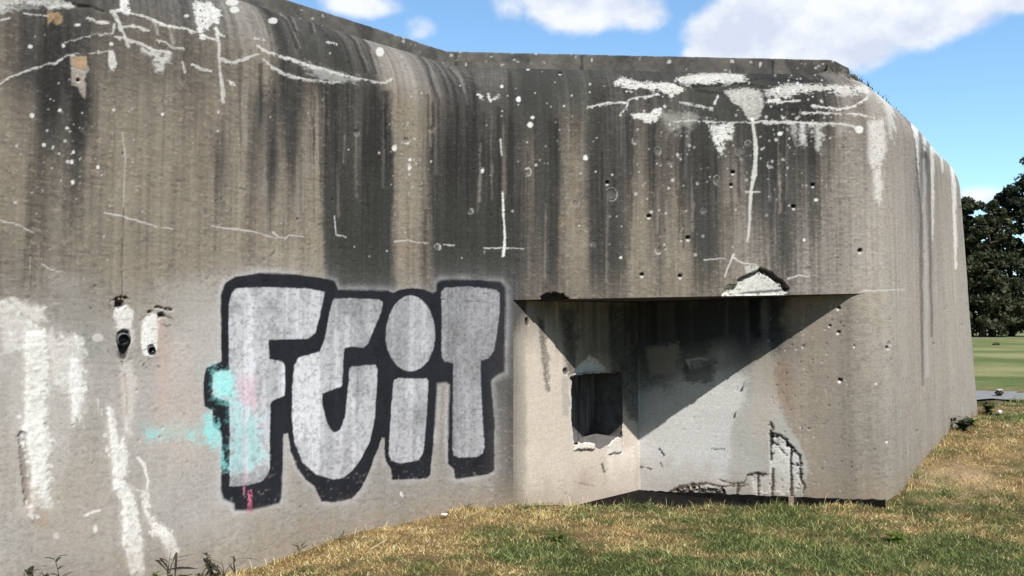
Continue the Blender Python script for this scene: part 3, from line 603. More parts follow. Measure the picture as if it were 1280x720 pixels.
K([(965,587),(965,605),(966,622)], 2, 4); K([(922,606),(922,621)], 3, 3); K([(900,600),(913,605),(930,603),(934,597)], 1.5); K([(906,608),(935,607)], 1.5); K([(963,528),(967,536)], 2)
K([(975,560),(984,570)], 1.5); K([(838,615),(850,609),(866,606),(886,605),(903,609)], 4, 3); K([(866,606),(867,621)], 4); K([(904,609),(905,621)], 3)
poly([(845,613),(864,609),(864,620),(845,618)], lin(30,28,27), .92, 2, 4, depth=-.02, **L2); poly([(869,610),(902,611),(903,621),(870,621)], lin(40,37,36), .85, 2, 6, depth=-.02, **L2)
for p in ([(890,561),(905,561)],[(824,560),(829,568)],[(926,488),(931,478)],[(920,515),(917,522)],[(826,578),(829,585)],[(800,583),(815,586)]): K(p, 1.3)
for x, y, r in ((1048,415,2.6),(1037,407,2),(1070,432,2.5),(1050,475,3),(1085,425,2),(1048,385,2.6)): dot(x, y, r, BLK, .85, r*.8, region=R2, depth=-.02); dot(x-1, y+r, r*.6, WHT, .9, region=R2)  # dark pits with the sunlit lower left rim painted white
for k in range(160): dot(random.uniform(960, 1100), random.uniform(370, 620), random.choice((.7,.9,1.2)), random.choice((PALE, dark_, dark_)), .6, region=R2, depth=-.005)

# ---- dirt splashed up from the soil
i = np.nonzero(low & (PZw < .5))[0]
mixc(i, .35*sm(.32, .0, PZw[i]-np.where(PXw[i] > 3.6, (PXw[i]-3.6)*.16, 0)+.12*NA[i]), lin(140,122,98))

# ---- relief
nodisp = np.zeros(len(PXw), F32)
smooth_ = np.where(UPPER, 1., .45).astype(F32)
rel = .006*fbm2(QS*1.6+3, QZ*1.6, 3, 21)+(.0016*NA+.0013*NB+.0006*ND+.0006*NE)*smooth_
board = np.abs(((QZ*7.2+.04*fbm2(QS*.6, QZ*.2, 2, 23)) % 1)-.5)*2      # faint shutter-board lines
rel -= .0008*sm(.90, 1.0, board)*(QZ < ZT)
pit = sm(.52, .72, fbm2(QS*30+5, QZ*30, 2, 25)); pit *= sm(.0, .3, fbm2(QS*1.3, QZ*1.3, 2, 26)+.15); rel -= .004*pit*smooth_
COL *= (1-.15*pit)[:, None]
mossy = np.clip(fbm2(QS*9, QZ*11, 3, 28)+.12, 0, 1)*sm(.62, .9, ARC)*sm(1040, 1090, XC)
COL = COL*(1-np.clip(mossy*2.5, 0, .8)[:, None])+lin(74, 72, 58)[None]*np.clip(mossy*2.5, 0, .8)[:, None]
rel += .16*mossy+.0*np.clip(fbm2(QS*9, QZ*11, 3, 28)+.1, 0, 1)*sm(.7, .95, ARC)*sm(1040, 1090, XC)
TOT = rel+DEPTH
TOT[:shU[1]] = TOT[shU[1]:2*shU[1]]
POS = np.stack([PXw+NX*TOT, PYw+NY*TOT, PZw+NZ*TOT], 1)
# ---- the loophole is cut through the niche's left wall
LOOP = [(714.5,472),(735,468),(760,467),(778,468),(778,548),(775,547),(770,545),(764,550),(759,556),(752,560),(746,560),(741,553),(722,552),(717,555),(714.5,520)]
hole = np.zeros(len(PXw), bool); i = sub(705, 455, 790, 570, R1, 0)
hole[i] = sdf_poly(HX[i]+1.2*NA[i], HY[i]+1.2*NB[i], LOOP) < 0
def grid_faces(sh, off=0):
    r, c = sh; a = np.arange(r*c).reshape(r, c)+off
    return np.stack([a[:-1, :-1], a[:-1, 1:], a[1:, 1:], a[1:, :-1]], -1).reshape(-1, 4)
FU = grid_faces(shU); FL = grid_faces(shL, nU)
def vert_normals(F_):
    e1 = POS[F_[:, 2]]-POS[F_[:, 0]]; e2 = POS[F_[:, 3]]-POS[F_[:, 1]]; fn = np.cross(e1, e2)
    return fn
VNn = np.zeros((len(POS), 3))
for F_ in (FU, FL):
    fn = vert_normals(F_)
    for k in range(4):
        for ax in range(3): VNn[:, ax] += np.bincount(F_[:, k], fn[:, ax], len(POS))
VNn /= np.linalg.norm(VNn, axis=1, keepdims=True)+1e-12
COL = np.clip(COL, .008, .9)
bunker = empty('concrete_bunker', (1.5, 10, 0), 'weathered grey concrete bunker with silver graffiti and a shaded gun niche', 'bunker')
ORG = np.array([1.5, 10, 0])
def wall_part(name, F_, mask):
    f = F_[mask]
    if not len(f): return
    idx, inv = np.unique(f, return_inverse=True)
    me = np_mesh(name, POS[idx]-ORG, inv.reshape(-1, 4), COL[idx], normals=VNn[idx])
    return link(name, me, bunker, [M_CONC])
allF = np.concatenate([FU, FL]); isU = np.arange(len(allF)) < len(FU)
fg = GRAF[allF].sum(1) >= 3; fr_ = RENDER[allF].sum(1) >= 3; fh = hole[allF].any(1); fn_ = (R1[allF].sum(1) >= 3) | (R2[allF].sum(1) >= 3)
crown = np.zeros(len(allF), bool); crown[:len(FU)] = (np.arange(len(FU))//(shU[1]-1)) >= nz+1
wall_part('wall', allF, ~fg & ~fr_ & ~fh & ~fn_ & ~crown)
tag(wall_part('roof_edge', allF, crown), 'rounded dark roof edge streaked with white lime')
tag(wall_part('graffiti', allF, fg), 'silver block letters with thick black outlines')
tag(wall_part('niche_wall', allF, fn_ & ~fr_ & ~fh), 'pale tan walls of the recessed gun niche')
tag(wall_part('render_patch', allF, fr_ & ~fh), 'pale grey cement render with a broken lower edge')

# roof slab behind the crown, plain back walls
bm = bmesh.new()
sel = np.linspace(0, len(uX)-1, 160).astype(int)
ring = [(uX[k]-uNx[k]*(RA-.01)-leanU[k]*(ZROOF-.5), uY[k]-uNy[k]*(RA-.01)) for k in sel]
B1 = (E_[0]-.6, E_[1]-.2); B2 = (G_[0]+.6, G_[1]+.2)
vs = [bm.verts.new((x-ORG[0], y-ORG[1], ZROOF-.004)) for x, y in ring]+[bm.verts.new((p[0]-ORG[0], p[1]-ORG[1], ZROOF-.004)) for p in (B1, B2)]
f = bm.faces.new(vs); bmesh.ops.triangulate(bm, faces=[f])
bm_obj('roof', bm, plain_mat('roof_concrete', (.13, .125, .115), scale=3, var=.35), bunker)
bm = bmesh.new()
for a, b in ((E_, G_), (G_, P0)):
    q = [bm.verts.new((p[0]-ORG[0], p[1]-ORG[1], z)) for p, z in ((a, -.4), (b, -.4), (b, ZROOF-.006), (a, ZROOF-.006))]
    bm.faces.new(q)
M_BACK = plain_mat('back_concrete', (.22, .2, .18), scale=2, var=.3)
bm_obj('back_wall', bm, M_BACK, bunker)
# lintel soffit
bm = bmesh.new()
def ptz(p, e): return (p[0]-ORG[0], p[1]-ORG[1], float(zlint(np.array(p[0])))+.004)
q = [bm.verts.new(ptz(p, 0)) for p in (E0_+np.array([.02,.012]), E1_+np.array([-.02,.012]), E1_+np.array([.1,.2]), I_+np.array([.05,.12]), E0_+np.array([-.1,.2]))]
bm.faces.new(q); bm_obj('soffit', bm, plain_mat('soffit_concrete', (.09, .085, .08), scale=5, var=.4), bunker)  # one dark mottled concrete tone for the whole underside

# low kerb round the roof, set back from the rounded edge
def kerb():
    nl_ = np.array([.7071, -.7071]); nm = np.array([MD[1], -MD[0]]); ins = RA+.05
    def inter(p, u, q, v):
        M = np.array([[u[0], -v[0]], [u[1], -v[1]]]); t = np.linalg.solve(M, np.array(q)-np.array(p)); return np.array(p)+u*t[0]
    u = np.array([.7071, .7071])
    c = inter(P0-nl_*ins, u, A_-nm*ins, MD)
    a = P0-nl_*ins+u*.6; e = A_-nm*ins+MD*3.80
    tail = e+np.array([.74, .672])*.42; back = tail+np.array([-.30, .954])*4
    xy, s = make_path([a, c, e, tail, back], [0, .02, .03, .05, 0], ds=.01)
    px, _ = chart(xy[:, 0], xy[:, 1], 4.3)
    t = np.arange(0, s[-1], .014); X = np.interp(t, s, xy[:, 0]); Y = np.interp(t, s, xy[:, 1])
    tx = np.gradient(X); ty = np.gradient(Y); l = np.hypot(tx, ty); nx, ny = ty/l, -tx/l
    z0, z1 = ZROOF-.06, ZROOF+.215
    pr = [(0, z) for z in np.linspace(z0, z1-.012, 22)]+[(.004, z1-.004), (.012, z1)]+[(w, z1) for w in np.linspace(.03, .34, 14)]+[(.36, z1-.01), (.36, z0)]
    pr = np.array(pr); R, N = len(pr), len(t)
    Xg = X[None]-nx[None]*pr[:, 0][:, None]; Yg = Y[None]-ny[None]*pr[:, 0][:, None]; Zg = np.repeat(pr[:, 1][:, None], N, 1)
    SSg = np.repeat(t[None], R, 0); v = np.repeat((np.cumsum(np.r_[0, np.hypot(*np.diff(pr, axis=0).T)]))[:, None], N, 1)
    n1 = fbm2(SSg*6, v*6, 3, 31); n2 = fbm2(SSg*30, v*30, 3, 32); n3 = fbm2(SSg*1.5, v*1.5, 2, 33)
    d = .006*n1+.003*n2
    joint = np.zeros(N)
    for jx in (570, 727, 966, 1033): 
        k = np.argmin(np.abs(px-jx)+ (xy[:,1] > 9)*900); joint = np.maximum(joint, np.exp(-((t-s[k])/.011)**2))
    d = d-.010*joint[None]
    d[pr[:, 0] > .1] *= .3
    P = np.stack([Xg+nx[None]*d, Yg+ny[None]*d, Zg+.4*d], -1).reshape(-1, 3)
    dk = np.clip(.5+.3*n3+.25*n1+.15*n2, 0, 1)[..., None]
    dk = np.clip(dk+.18+.25*sm(.1, .4, fbm2(SSg*3+2, v*2, 3, 36))[..., None], 0, 1)
    col = lin(132,127,119)*(1-dk)+lin(68,66,63)*dk
    sp = sm(.55, .7, fbm2(SSg*22+4, v*22, 2, 35))[..., None]; col = col*(1-sp*.7)+PALE*sp*.7
    col = col*(1-.7*joint[None, :, None])
    me = np_mesh('roof_kerb', P-ORG, grid_faces((R, N)), col.reshape(-1, 3).astype(F32))
    link('roof_kerb', me, bunker, [M_CONC])
kerb()

# ---- loophole: jambs, steel plate, broken sill lumps
def wall_pt(px, py, XY, region_s, seg):
    """point of the plan line (two ends) seen in the direction of a chart position"""
    rx = (px-640)/1000; t = (360-py)/1000
    dy = CP-t*SP; dz = SP+t*CP; dx = rx      # direction for unit camera depth
    a, b = seg; u = b-a
    M = np.array([[dx, -u[0]], [dy, -u[1]]]); k = np.linalg.solve(M, a)
    return np.array([dx*k[0], dy*k[0], EYE+dz*k[0]])
segL = (E0_, I_); nL = np.array([.0, 0]); uL = (I_-E0_)/np.linalg.norm(I_-E0_); nL = np.array([uL[1], -uL[0], 0])
lp = empty('loophole', (0, 0, 0), None, None); lp.parent = bunker
lp_pts = [wall_pt(x, y, None, None, segL) for x, y in LOOP]; cen = np.mean(lp_pts, 0)
lp.location = tuple(cen-ORG)
bm = bmesh.new(); n = len(lp_pts); ringv = []
for k, dpt in enumerate((.004, .12, .26, .42)):
    ringv.append([])
    for p in lp_pts:
        q = cen+(p-cen)*(1.04 if k < 2 else 1.0)-nL*dpt-cen; ringv[-1].append(bm.verts.new(q))
for k in range(3):
    for j in range(n): bm.faces.new((ringv[k][j], ringv[k][(j+1) % n], ringv[k+1][(j+1) % n], ringv[k+1][j]))
bm_obj('jamb', bm, plain_mat('jamb_concrete', (.13, .12, .115), scale=10, var=.4), lp)
bm = bmesh.new()
px0 = [p-nL*.36-cen for p in lp_pts]; px1 = [p-nL*.39-cen for p in lp_pts]
f0 = [bm.verts.new(p*1.06) for p in px0]; f1 = [bm.verts.new(p*1.06) for p in px1]
bm.faces.new(f0); bm.faces.new(f1[::-1])
for j in range(n): bm.faces.new((f0[j], f0[(j+1) % n], f1[(j+1) % n], f1[j]))
mp, nt, b = new_mat('rusty_plate'); N = nt.nodes; L = nt.links
tc = N.new('ShaderNodeTexCoord'); mpn = N.new('ShaderNodeMapping'); mpn.inputs['Scale'].default_value = (14, 14, 1.4)
nzn = N.new('ShaderNodeTexNoise'); nzn.inputs['Scale'].default_value = 1.5; nzn.inputs['Detail'].default_value = 5
L.new(tc.outputs['Object'], mpn.inputs['Vector']); L.new(mpn.outputs['Vector'], nzn.inputs['Vector'])
rp = N.new('ShaderNodeValToRGB'); rp.color_ramp.elements[0].position = .35; rp.color_ramp.elements[1].position = .75
rp.color_ramp.elements[0].color = (.05, .048, .048, 1); rp.color_ramp.elements[1].color = (.26, .235, .215, 1)
L.new(nzn.outputs['Fac'], rp.inputs['Fac']); L.new(rp.outputs['Color'], b.inputs['Base Color']); b.inputs['Roughness'].default_value = .9
bm_obj('steel_plate', bm, mp, lp)
def rock(name, size, loc, mat, parent, seed, rot=0):
    bm = bmesh.new(); bmesh.ops.create_icosphere(bm, subdivisions=3, radius=1)
    rs = np.random.default_rng(seed); P = np.array([v.co[:] for v in bm.verts], F32)
    dirs = rs.normal(size=(9, 3)); dirs /= np.linalg.norm(dirs, axis=1, keepdims=True); offs = rs.uniform(.55, .9, 9)
    for dd, o in zip(dirs, offs):
        ex = P@dd-o; P -= np.where(ex > 0, ex, 0)[:, None]*dd[None]*.9
    P *= (1+.05*vn(P[:, 0]*4, P[:, 1]*4, P[:, 2]*4, seed))[:, None]
    P *= np.array(size)[None]
    for v, p in zip(bm.verts, P): v.co = p
    o = bm_obj(name, bm, mat, parent); o.location = loc; o.rotation_euler.z = rot
    return o
# ---- drain pipes in the left wall
segW = (P0, A_)
def tube(bm, p0, p1, r0, r1, n=20, cap=False):
    p0 = np.array(p0, float); p1 = np.array(p1, float); d = p1-p0; d /= np.linalg.norm(d)
    a = np.cross(d, (0, 0, 1.0)); a = a/np.linalg.norm(a) if np.linalg.norm(a) > 1e-6 else np.array([1., 0, 0]); b = np.cross(d, a)
    R = []
    for p, r in ((p0, r0), (p1, r1)):
        R.append([bm.verts.new(p+r*(a*math.cos(t)+b*math.sin(t))) for t in np.linspace(0, 2*math.pi, n, endpoint=False)])
    for j in range(n): bm.faces.new((R[0][j], R[0][(j+1) % n], R[1][(j+1) % n], R[1][j]))
    if cap: bm.faces.new(R[1]); bm.faces.new(R[0][::-1])
    return R
nW = np.array([.7071, -.7071, 0])
def pipe(px, py, r, label):
    p = wall_pt(px, py, None, None, segW)-ORG
    bm = bmesh.new()
    a = p-nW*.08; b_ = p+nW*.012+np.array([0, 0, -.006])
    o = tube(bm, a, b_, r, r); i_ = tube(bm, a, b_, r*.78, r*.78)
    n = len(o[1])
    for j in range(n): bm.faces.new((o[1][j], o[1][(j+1) % n], i_[1][(j+1) % n], i_[1][j]))
    pp = bm_obj('drain_pipe', bm, M_PIPE, bunker, True); pp['label'] = label
    bm = bmesh.new(); R = tube(bm, a+nW*.01, a+nW*.05, r*.77, r*.77, cap=True); bm_obj('pipe_hole', bm, M_VOID, pp)
pipe(154, 423, .043, 'grey drain pipe mouth with a dark hole'); pipe(189, 436, .026, 'small drain hole in white paint')

# ---- tarred plinth at the foot of the niche's right wall
uR = (E1_-I_)/np.linalg.norm(E1_-I_); nR = np.array([uR[1], -uR[0]])
bm = bmesh.new()
def strip(a, b, n, z0f, z1f, out):
    T = np.linspace(0, 1, n+1); V = []
    for t in T:
        p = a+(b-a)*t; w = random.uniform(-.006, .006)
        V.append([bm.verts.new((p[0]+nR[0]*o-ORG[0], p[1]+nR[1]*o-ORG[1], z+w)) for o, z in ((-.03, z1f(t)), (out, z1f(t)), (out, z0f(t)))])
    for k in range(n):
        for j in range(2): bm.faces.new((V[k][j], V[k+1][j], V[k+1][j+1], V[k][j+1]))
strip(I_+uR*.03, E1_+uR*.22, 60, lambda t: -.42, lambda t: -.135+.17*t, .035)
bmf = bmesh.new(); cen_ = (E0_+I_+E1_)/3
bmf.faces.new([bmf.verts.new((p[0]-ORG[0], p[1]-ORG[1], -.13)) for p in [cen_+(q-cen_)*1.08 for q in (E0_, E1_, I_)]])
tag(bm_obj('pit_floor', bmf, M_TAR, bunker), 'black floor of the shallow pit inside the gun niche')
bm_obj('plinth', bm, M_TAR, bunker)['label'] = 'black tarred strip along the foot of the niche wall'

# ------------------------------------------------------------------ terrain
CTL = np.array([(-3.6,4.17,.08),(-2.6,5.2,-.02),(-2.0,5.76,-.12),(-1.4,6.37,-.05),(-.57,7.2,0.0),(.05,7.4,.02),(.8,7.55,.0),(1.8,7.6,-.03),(3.2,7.5,-.04),(3.75,7.75,.02),(4.3,8.5,.2),(5.12,9.75,.38),(6.0,10.9,.43),(6.8,11.8,.44),
 (-2,4,-.08),(-1,5.6,-.02),(-5,2,0),(0,5,0),(3,5,-.02),(0,2,0),(5,6,.03),(4.7,7.5,.06),(5.6,8.0,.14),(6.4,9.4,.36),(7.5,9.0,.3),(8.5,11,.42),(9,7,.1),(8,13,.45),(10,15,.46),(9,18,.48),(13,14.5,.46),(13,9,.3),
 (-8,-4,0),(6,-4,0),(0,-3,0),(20,20,.52),(0,18,.5),(-12,10,.2),(-10,25,.5)])
def front(X, Y):                               # signed distance in front of the bunker's outline
    d1 = (X-A_[0])*.7071-(Y-A_[1])*.7071
    d2 = (X-A_[0])*MD[1]-(Y-A_[1])*MD[0]
    d3 = (X-C_[0])*FD[1]-(Y-C_[1])*FD[0]
    conv = np.maximum(d2, d3)                  # mid wall and right facet meet in a convex corner
    return np.where(X < A_[0]+.0, np.minimum(d1, np.where(X < A_[0], d1, conv)), np.where(X < C_[0], np.maximum(np.minimum(d2, 9), d3), np.maximum(d3, d2)))
def terrain(X, Y):
    X = np.asarray(X, float); Y = np.asarray(Y, float); s = X.shape; X = X.ravel(); Y = Y.ravel()
    near = np.zeros(X.shape); 
    for a in range(0, len(X), 200000):
        d = np.sqrt((X[a:a+200000, None]-CTL[None, :, 0])**2+(Y[a:a+200000, None]-CTL[None, :, 1])**2+.35)
        near[a:a+200000] = d@RBFW
    r = np.hypot(X-2, Y-8)
    far = np.clip(.5+(Y-18)*.0138, -.0, 1.25)*sm(-10, 12, Y)
    w = sm(12, 20, r)
    fr = front(X, Y); bump = .05*fbm2(X*3.2, Y*3.2, 3, 91)*sm(.7, .1, np.abs(fr))+.02*fbm2(X*1.7, Y*1.7, 2, 92)*sm(16, 12, r)
    return (near*(1-w)+far*w+bump).reshape(s)
dd = np.sqrt((CTL[:, None, 0]-CTL[None, :, 0])**2+(CTL[:, None, 1]-CTL[None, :, 1])**2+.35)
RBFW = np.linalg.solve(dd+np.eye(len(CTL))*.002, CTL[:, 2])
def in_tri(X, Y, grow=0):
    pts = [E0_, I_, E1_]; c = sum(pts)/3; pts = [c+(p-c)*(1+grow) for p in pts]
    s = np.ones(X.shape, bool)
    for a, b in ((0, 1), (1, 2), (2, 0)):
        u = pts[b]-pts[a]; s &= (u[0]*(Y-pts[a][1])-u[1]*(X-pts[a][0])) < 0
    return s
ROADY = lambda X: 14.55+(X-9)*.05
def dryness(X, Y):
    n = fbm2(X*1.3, Y*2.0, 4, 41); n2 = fbm2(X*5, Y*7, 3, 42)
    fr = front(X, Y)
    d = .36+.62*n+.62*n2
    d += .60*sm(1.3, .1, fr)*sm(1.0, -.6, X)
    d += .40*np.exp(-((X-4.6)**2+(Y-7.9)**2)/1.0)+.5*np.exp(-((X-5.6)**2/1.2+(Y-9.1)**2/1.4))+.25*np.exp(-((X-7)**2/2+(Y-11.5)**2/2))
    d += .25*np.exp(-((X-.9)**2/1.6+(Y-6.6)**2/.25))
    d -= .30*sm(6.0, 4.8, Y)*sm(-.8, 1, X)
    d -= .3*np.exp(-((X-2.6)**2/2.5+(Y-6.0)**2/.5))
    d -= .5*sm(16, 18, Y)
    return np.clip(d, 0, 1)
def axis(lo, hi, step, far, g=1.16):
    a = list(np.arange(lo, hi, step)); s = step; x = hi
    while x < far: a.append(x); s *= g; x += s
    s = step; x = lo-step
    while x > -far: a.insert(0, x); s *= g; x -= s
    return np.array(a)
gx_ = axis(-4.5, 11, .045, 700); gy_ = axis(2.5, 16.5, .045, 900)
GX, GY = np.meshgrid(gx_, gy_)
GZ = terrain(GX, GY)+.018*fbm2(GX*3, GY*3, 3, 51)*sm(60, 20, np.hypot(GX, GY))
pitm = in_tri(GX, GY, .05); GZ = np.where(pitm, np.minimum(GZ, -.30), GZ)
rd = np.abs(GY-ROADY(GX)); GZ -= .05*sm(1.4, 1.1, rd)*(GX > 5)
DR = dryness(GX, GY)[..., None]
soil = lin(150,128,90)*DR+lin(72,78,40)*(1-DR)
fieldg = lin(98,114,62)+(lin(156,152,104)-lin(98,114,62))*sm(-.35, .5, fbm2(GX*.15, GY*.6, 4, 55)+.4*fbm2(GX*1.1, GY*2.2, 2, 56))[..., None]
wf = sm(15, 17, GY)[..., None]
gcol = (soil*.62*(1+.35*fbm2(GX*9, GY*9, 2, 58))[..., None])*(1-wf)+fieldg*wf*.85
bare = np.exp(-((GX-4.35)**2/.5+(GY-7.95)**2/.25))[..., None]*sm(-.2, .3, fbm2(GX*3, GY*3, 3, 57))[..., None]
gcol = gcol*(1-bare)+lin(172,148,118)*bare
gcol = np.where(pitm[..., None], lin(52,48,44)*np.ones(3, F32), gcol)
me = np_mesh('ground', np.stack([GX, GY, GZ], -1).reshape(-1, 3), grid_faces(GX.shape), gcol.reshape(-1, 3).astype(F32))
tag(link('ground', me, None, [M_GROUND]), kind='structure')
# road behind the bunker and the kerb line before the trees
def ribbon(name, xs, yf, hw, lift, mat, nrow=5):
    X = np.repeat(xs[None], nrow, 0); Y = yf(X)+np.linspace(-hw, hw, nrow)[:, None]+.07*fbm2(X*1.3, np.linspace(0, 9, nrow)[:, None]+X*0, 2, 61)*np.array([1]+[0]*(nrow-2)+[1])[:, None]
    Z = terrain(X, Y)+lift
    me = np_mesh(name, np.stack([X, Y, Z], -1).reshape(-1, 3), grid_faces(X.shape)); return tag(link(name, me, None, [mat]), kind='structure')
ribbon('road', np.linspace(5.5, 60, 320), lambda X: ROADY(X), 1.0, -.012, M_ROAD)
ribbon('path', np.linspace(10, 120, 160), lambda X: 61.0+X*0, .35, .03, plain_mat('pale_path', (.36, .36, .35), scale=2))

# ------------------------------------------------------------------ grass blades
def blades(name, X, Y, Z, hgt, wid, lean, col, mat, kind=True):
    n = len(X); th = RNG.uniform(0, 2*math.pi, n); ph = RNG.uniform(0, 2*math.pi, n)
    wx, wy = np.cos(th)*wid/2, np.sin(th)*wid/2; lx, ly = np.cos(ph)*lean*hgt, np.sin(ph)*lean*hgt
    V = np.zeros((n, 5, 3), F32)
    V[:, 0] = np.stack([X-wx, Y-wy, Z-.008], 1); V[:, 1] = np.stack([X+wx, Y+wy, Z-.008], 1)
    hz = hgt*np.sqrt(np.maximum(1-lean**2*.6, .08))
    V[:, 2] = np.stack([X+wx*.8+lx*.35, Y+wy*.8+ly*.35, Z+hz*.62], 1); V[:, 3] = np.stack([X-wx*.8+lx*.35, Y-wy*.8+ly*.35, Z+hz*.62], 1)
    V[:, 4] = np.stack([X+lx, Y+ly, Z+hz], 1)
    b = np.arange(n)[:, None]*5
    q = b+np.array([[0, 1, 2, 3]]); t = b+np.array([[3, 2, 4]])
    c = np.repeat(col[:, None], 5, 1).reshape(-1, 3)
    return np_mesh(name, V.reshape(-1, 3), q, c.astype(F32), smooth=False, tris=t)
def on_lawn(X, Y):
    inside = (front(X, Y) < .015) | ((X > 6.2) & (Y > 11.2) & (front(X, Y) < .05) & ((X-D_[0]) < 0))
    return ~inside & ~in_tri(X, Y, .04) & ~((np.abs(Y-ROADY(X)) < 1.0+.08*vn2(X*5, Y*0, 3)) & (X > 5))
def sward(n0, x0, x1, y0, y1, f):
    X = RNG.uniform(x0, x1, n0); Y = RNG.uniform(y0, y1, n0); dist = np.hypot(X, Y)
    keep = (RNG.random(n0) < f(X, Y, dist)) & on_lawn(X, Y)
    return X[keep], Y[keep]
G_A = [lin(70,88,48), lin(104,116,66), lin(160,164,108), lin(88,106,54)]; S_A = [lin(212,182,124), lin(182,150,98), lin(232,210,160), lin(132,108,72)]
def grass_cols(X, Y):
    n = len(X); dr = np.clip(dryness(X, Y)+RNG.normal(0, .24, n), 0, 1)
    gi_ = RNG.integers(0, 4, n); r = RNG.uniform(.82, 1.15, n)[:, None]
    g = np.array(G_A)[gi_]; st = np.array(S_A)[gi_]; k = sm(.40, .60, dr)[:, None]
    return np.clip((g*(1-k)+st*k)*r*(1.24+.55*fbm2(X*11, Y*13, 2, 77)+.25*fbm2(X*2.5, Y*3, 2, 78))[:, None], .01, .9), dr
# short matted blades: one bent triangle pair each
X, Y = sward(1000000, -4.6, 10.5, 3.0, 14.0, lambda X, Y, d: np.clip(1.1-.11*np.maximum(d-6.2, 0), .22, 1))
cl_, dr = grass_cols(X, Y); n = len(X); Z = terrain(X, Y); dist = np.hypot(X, Y)
cm = fbm2(X*6, Y*6, 2, 71); hg = RNG.uniform(.012, .042, n)*np.clip(1+.8*cm, .5, 1.8)*(1-.25*dr)
wd = RNG.uniform(.0035, .0075, n)*np.clip(.8+.05*(dist-4), .8, 1.4); th = RNG.uniform(0, 6.283, n); ph = RNG.uniform(0, 6.283, n); ln = RNG.uniform(.3, 1.9, n)*hg
wx, wy = np.cos(th)*wd/2, np.sin(th)*wd/2; lx, ly = np.cos(ph)*ln, np.sin(ph)*ln; z0 = Z-.004+RNG.uniform(0, .012, n)
V = np.stack([np.stack([X-wx, Y-wy, z0], 1), np.stack([X+wx, Y+wy, z0], 1), np.stack([X+lx, Y+ly, Z+hg], 1)], 1).reshape(-1, 3)
me = np_mesh('grass', V, None, np.repeat(cl_, 3, 0).astype(F32), smooth=False, tris=np.arange(n*3).reshape(-1, 3))
tag(link('grass', me, None, [M_GRASS]), kind='stuff')
# taller blades in tufts and along the foot of the walls
X, Y = sward(330000, -4.6, 11.0, 2.6, 15.0, lambda X, Y, d: np.where(front(X, Y) < .14, .9, .5*sm(.08, .4, fbm2(X*4, Y*4.6, 3, 73))+.03)*np.clip(1.2-.07*d, .2, 1))
cl_, dr = grass_cols(X, Y); n = len(X); Z = terrain(X, Y); dist = np.hypot(X, Y)
hg = RNG.gamma(5, .0105, n)*(1-.3*dr)*np.where(front(X, Y) < .16, 1.35, 1); wd = RNG.uniform(.003, .006, n)*np.clip(.8+.06*(dist-4), .8, 1.5)
tag(link('tall_grass', blades('tall_grass', X, Y, Z, hg, wd, np.clip(RNG.uniform(.3, 1.2, n), 0, 1.2), cl_, M_GRASS), None, [M_GRASS]), kind='stuff')

# ------------------------------------------------------------------ weeds, each plant its own thing
def leaf_quad(V, F_, p, d, up, ln, wd, seg=3, droop=.3):
    d = np.array(d, float); d /= np.linalg.norm(d); side = np.cross(d, (0, 0, 1.0)); side /= np.linalg.norm(side)+1e-9
    b = len(V)
    for k in range(seg+1):
        t = k/seg; w = wd*math.sin(math.pi*min(.98, .12+t*.86))/2
        c = np.array(p)+d*ln*t+np.array([0, 0, -droop*ln*t*t])
        V += [c-side*w, c+side*w]
        if k: F_.append((b+2*k-2, b+2*k-1, b+2*k+1, b+2*k))
def plant(name, x, y, label, stems, h, leaf, cols, spread=.5, group=None, leaves=8, seed=0, lw=.3):
    rs = random.Random(seed); z = float(terrain(np.array([x]), np.array([y]))[0])
    root = empty(name, (x, y, z-.01), label, 'weed', group)
    SV, SF, V, F_ = [], [], [], []
    for s in range(stems):
        a = rs.uniform(0, 6.28); hh = h*rs.uniform(.6, 1); lean = rs.uniform(.1, spread)
        P = [np.array([0, 0, 0.])+np.array([math.cos(a), math.sin(a), 0])*lean*hh*t*t+np.array([0, 0, hh*t*(1-.25*lean*t)]) for t in np.linspace(0, 1, 7)]
        for k in range(6):
            w0, w1 = .004*(1-k/8), .004*(1-(k+1)/8); b = len(SV)
            SV += [P[k]+(-w0, 0, 0), P[k]+(w0, 0, 0), P[k]+(0, w0, 0), P[k+1]+(-w1, 0, 0), P[k+1]+(w1, 0, 0), P[k+1]+(0, w1, 0)]
            SF += [(b, b+1, b+4, b+3), (b+1, b+2, b+5, b+4), (b+2, b, b+3, b+5)]
        for l in range(leaves):
            t = rs.uniform(.1, 1); k = min(5, int(t*6)); p = P[k]+(P[k+1]-P[k])*(t*6-k); aa = rs.uniform(0, 6.28)
            leaf_quad(V, F_, p, (math.cos(aa), math.sin(aa), rs.uniform(.1, .9)), 0, leaf*rs.uniform(.6, 1.1), leaf*lw, droop=rs.uniform(.1, .6))
    c0, c1 = np.array(cols[0]), np.array(cols[1])
    me = np_mesh('stem', np.array(SV), np.array(SF), np.tile(c1, (len(SV), 1)).astype(F32)); link('stem', me, root, [M_WEED])
    cc = np.repeat(RNG.random((len(V)//8+1, 1)), 8, 0)[:len(V)]
    me = np_mesh('leaves', np.array(V), np.array(F_), (c0*(1-cc)+c1*cc).astype(F32), smooth=False); link('leaves', me, root, [M_WEED])
    return root
def wall_foot(px, off):
    p = wall_pt(px, 600, None, None, segW); return p[0]+.7071*off, p[1]-.7071*off
GRN = (lin(70,82,38), lin(96,104,56)); DRK = (lin(48,56,34), lin(74,74,48)); YEL = (lin(124,124,60), lin(150,140,84)); PAL = (lin(118,120,92), lin(150,146,110))
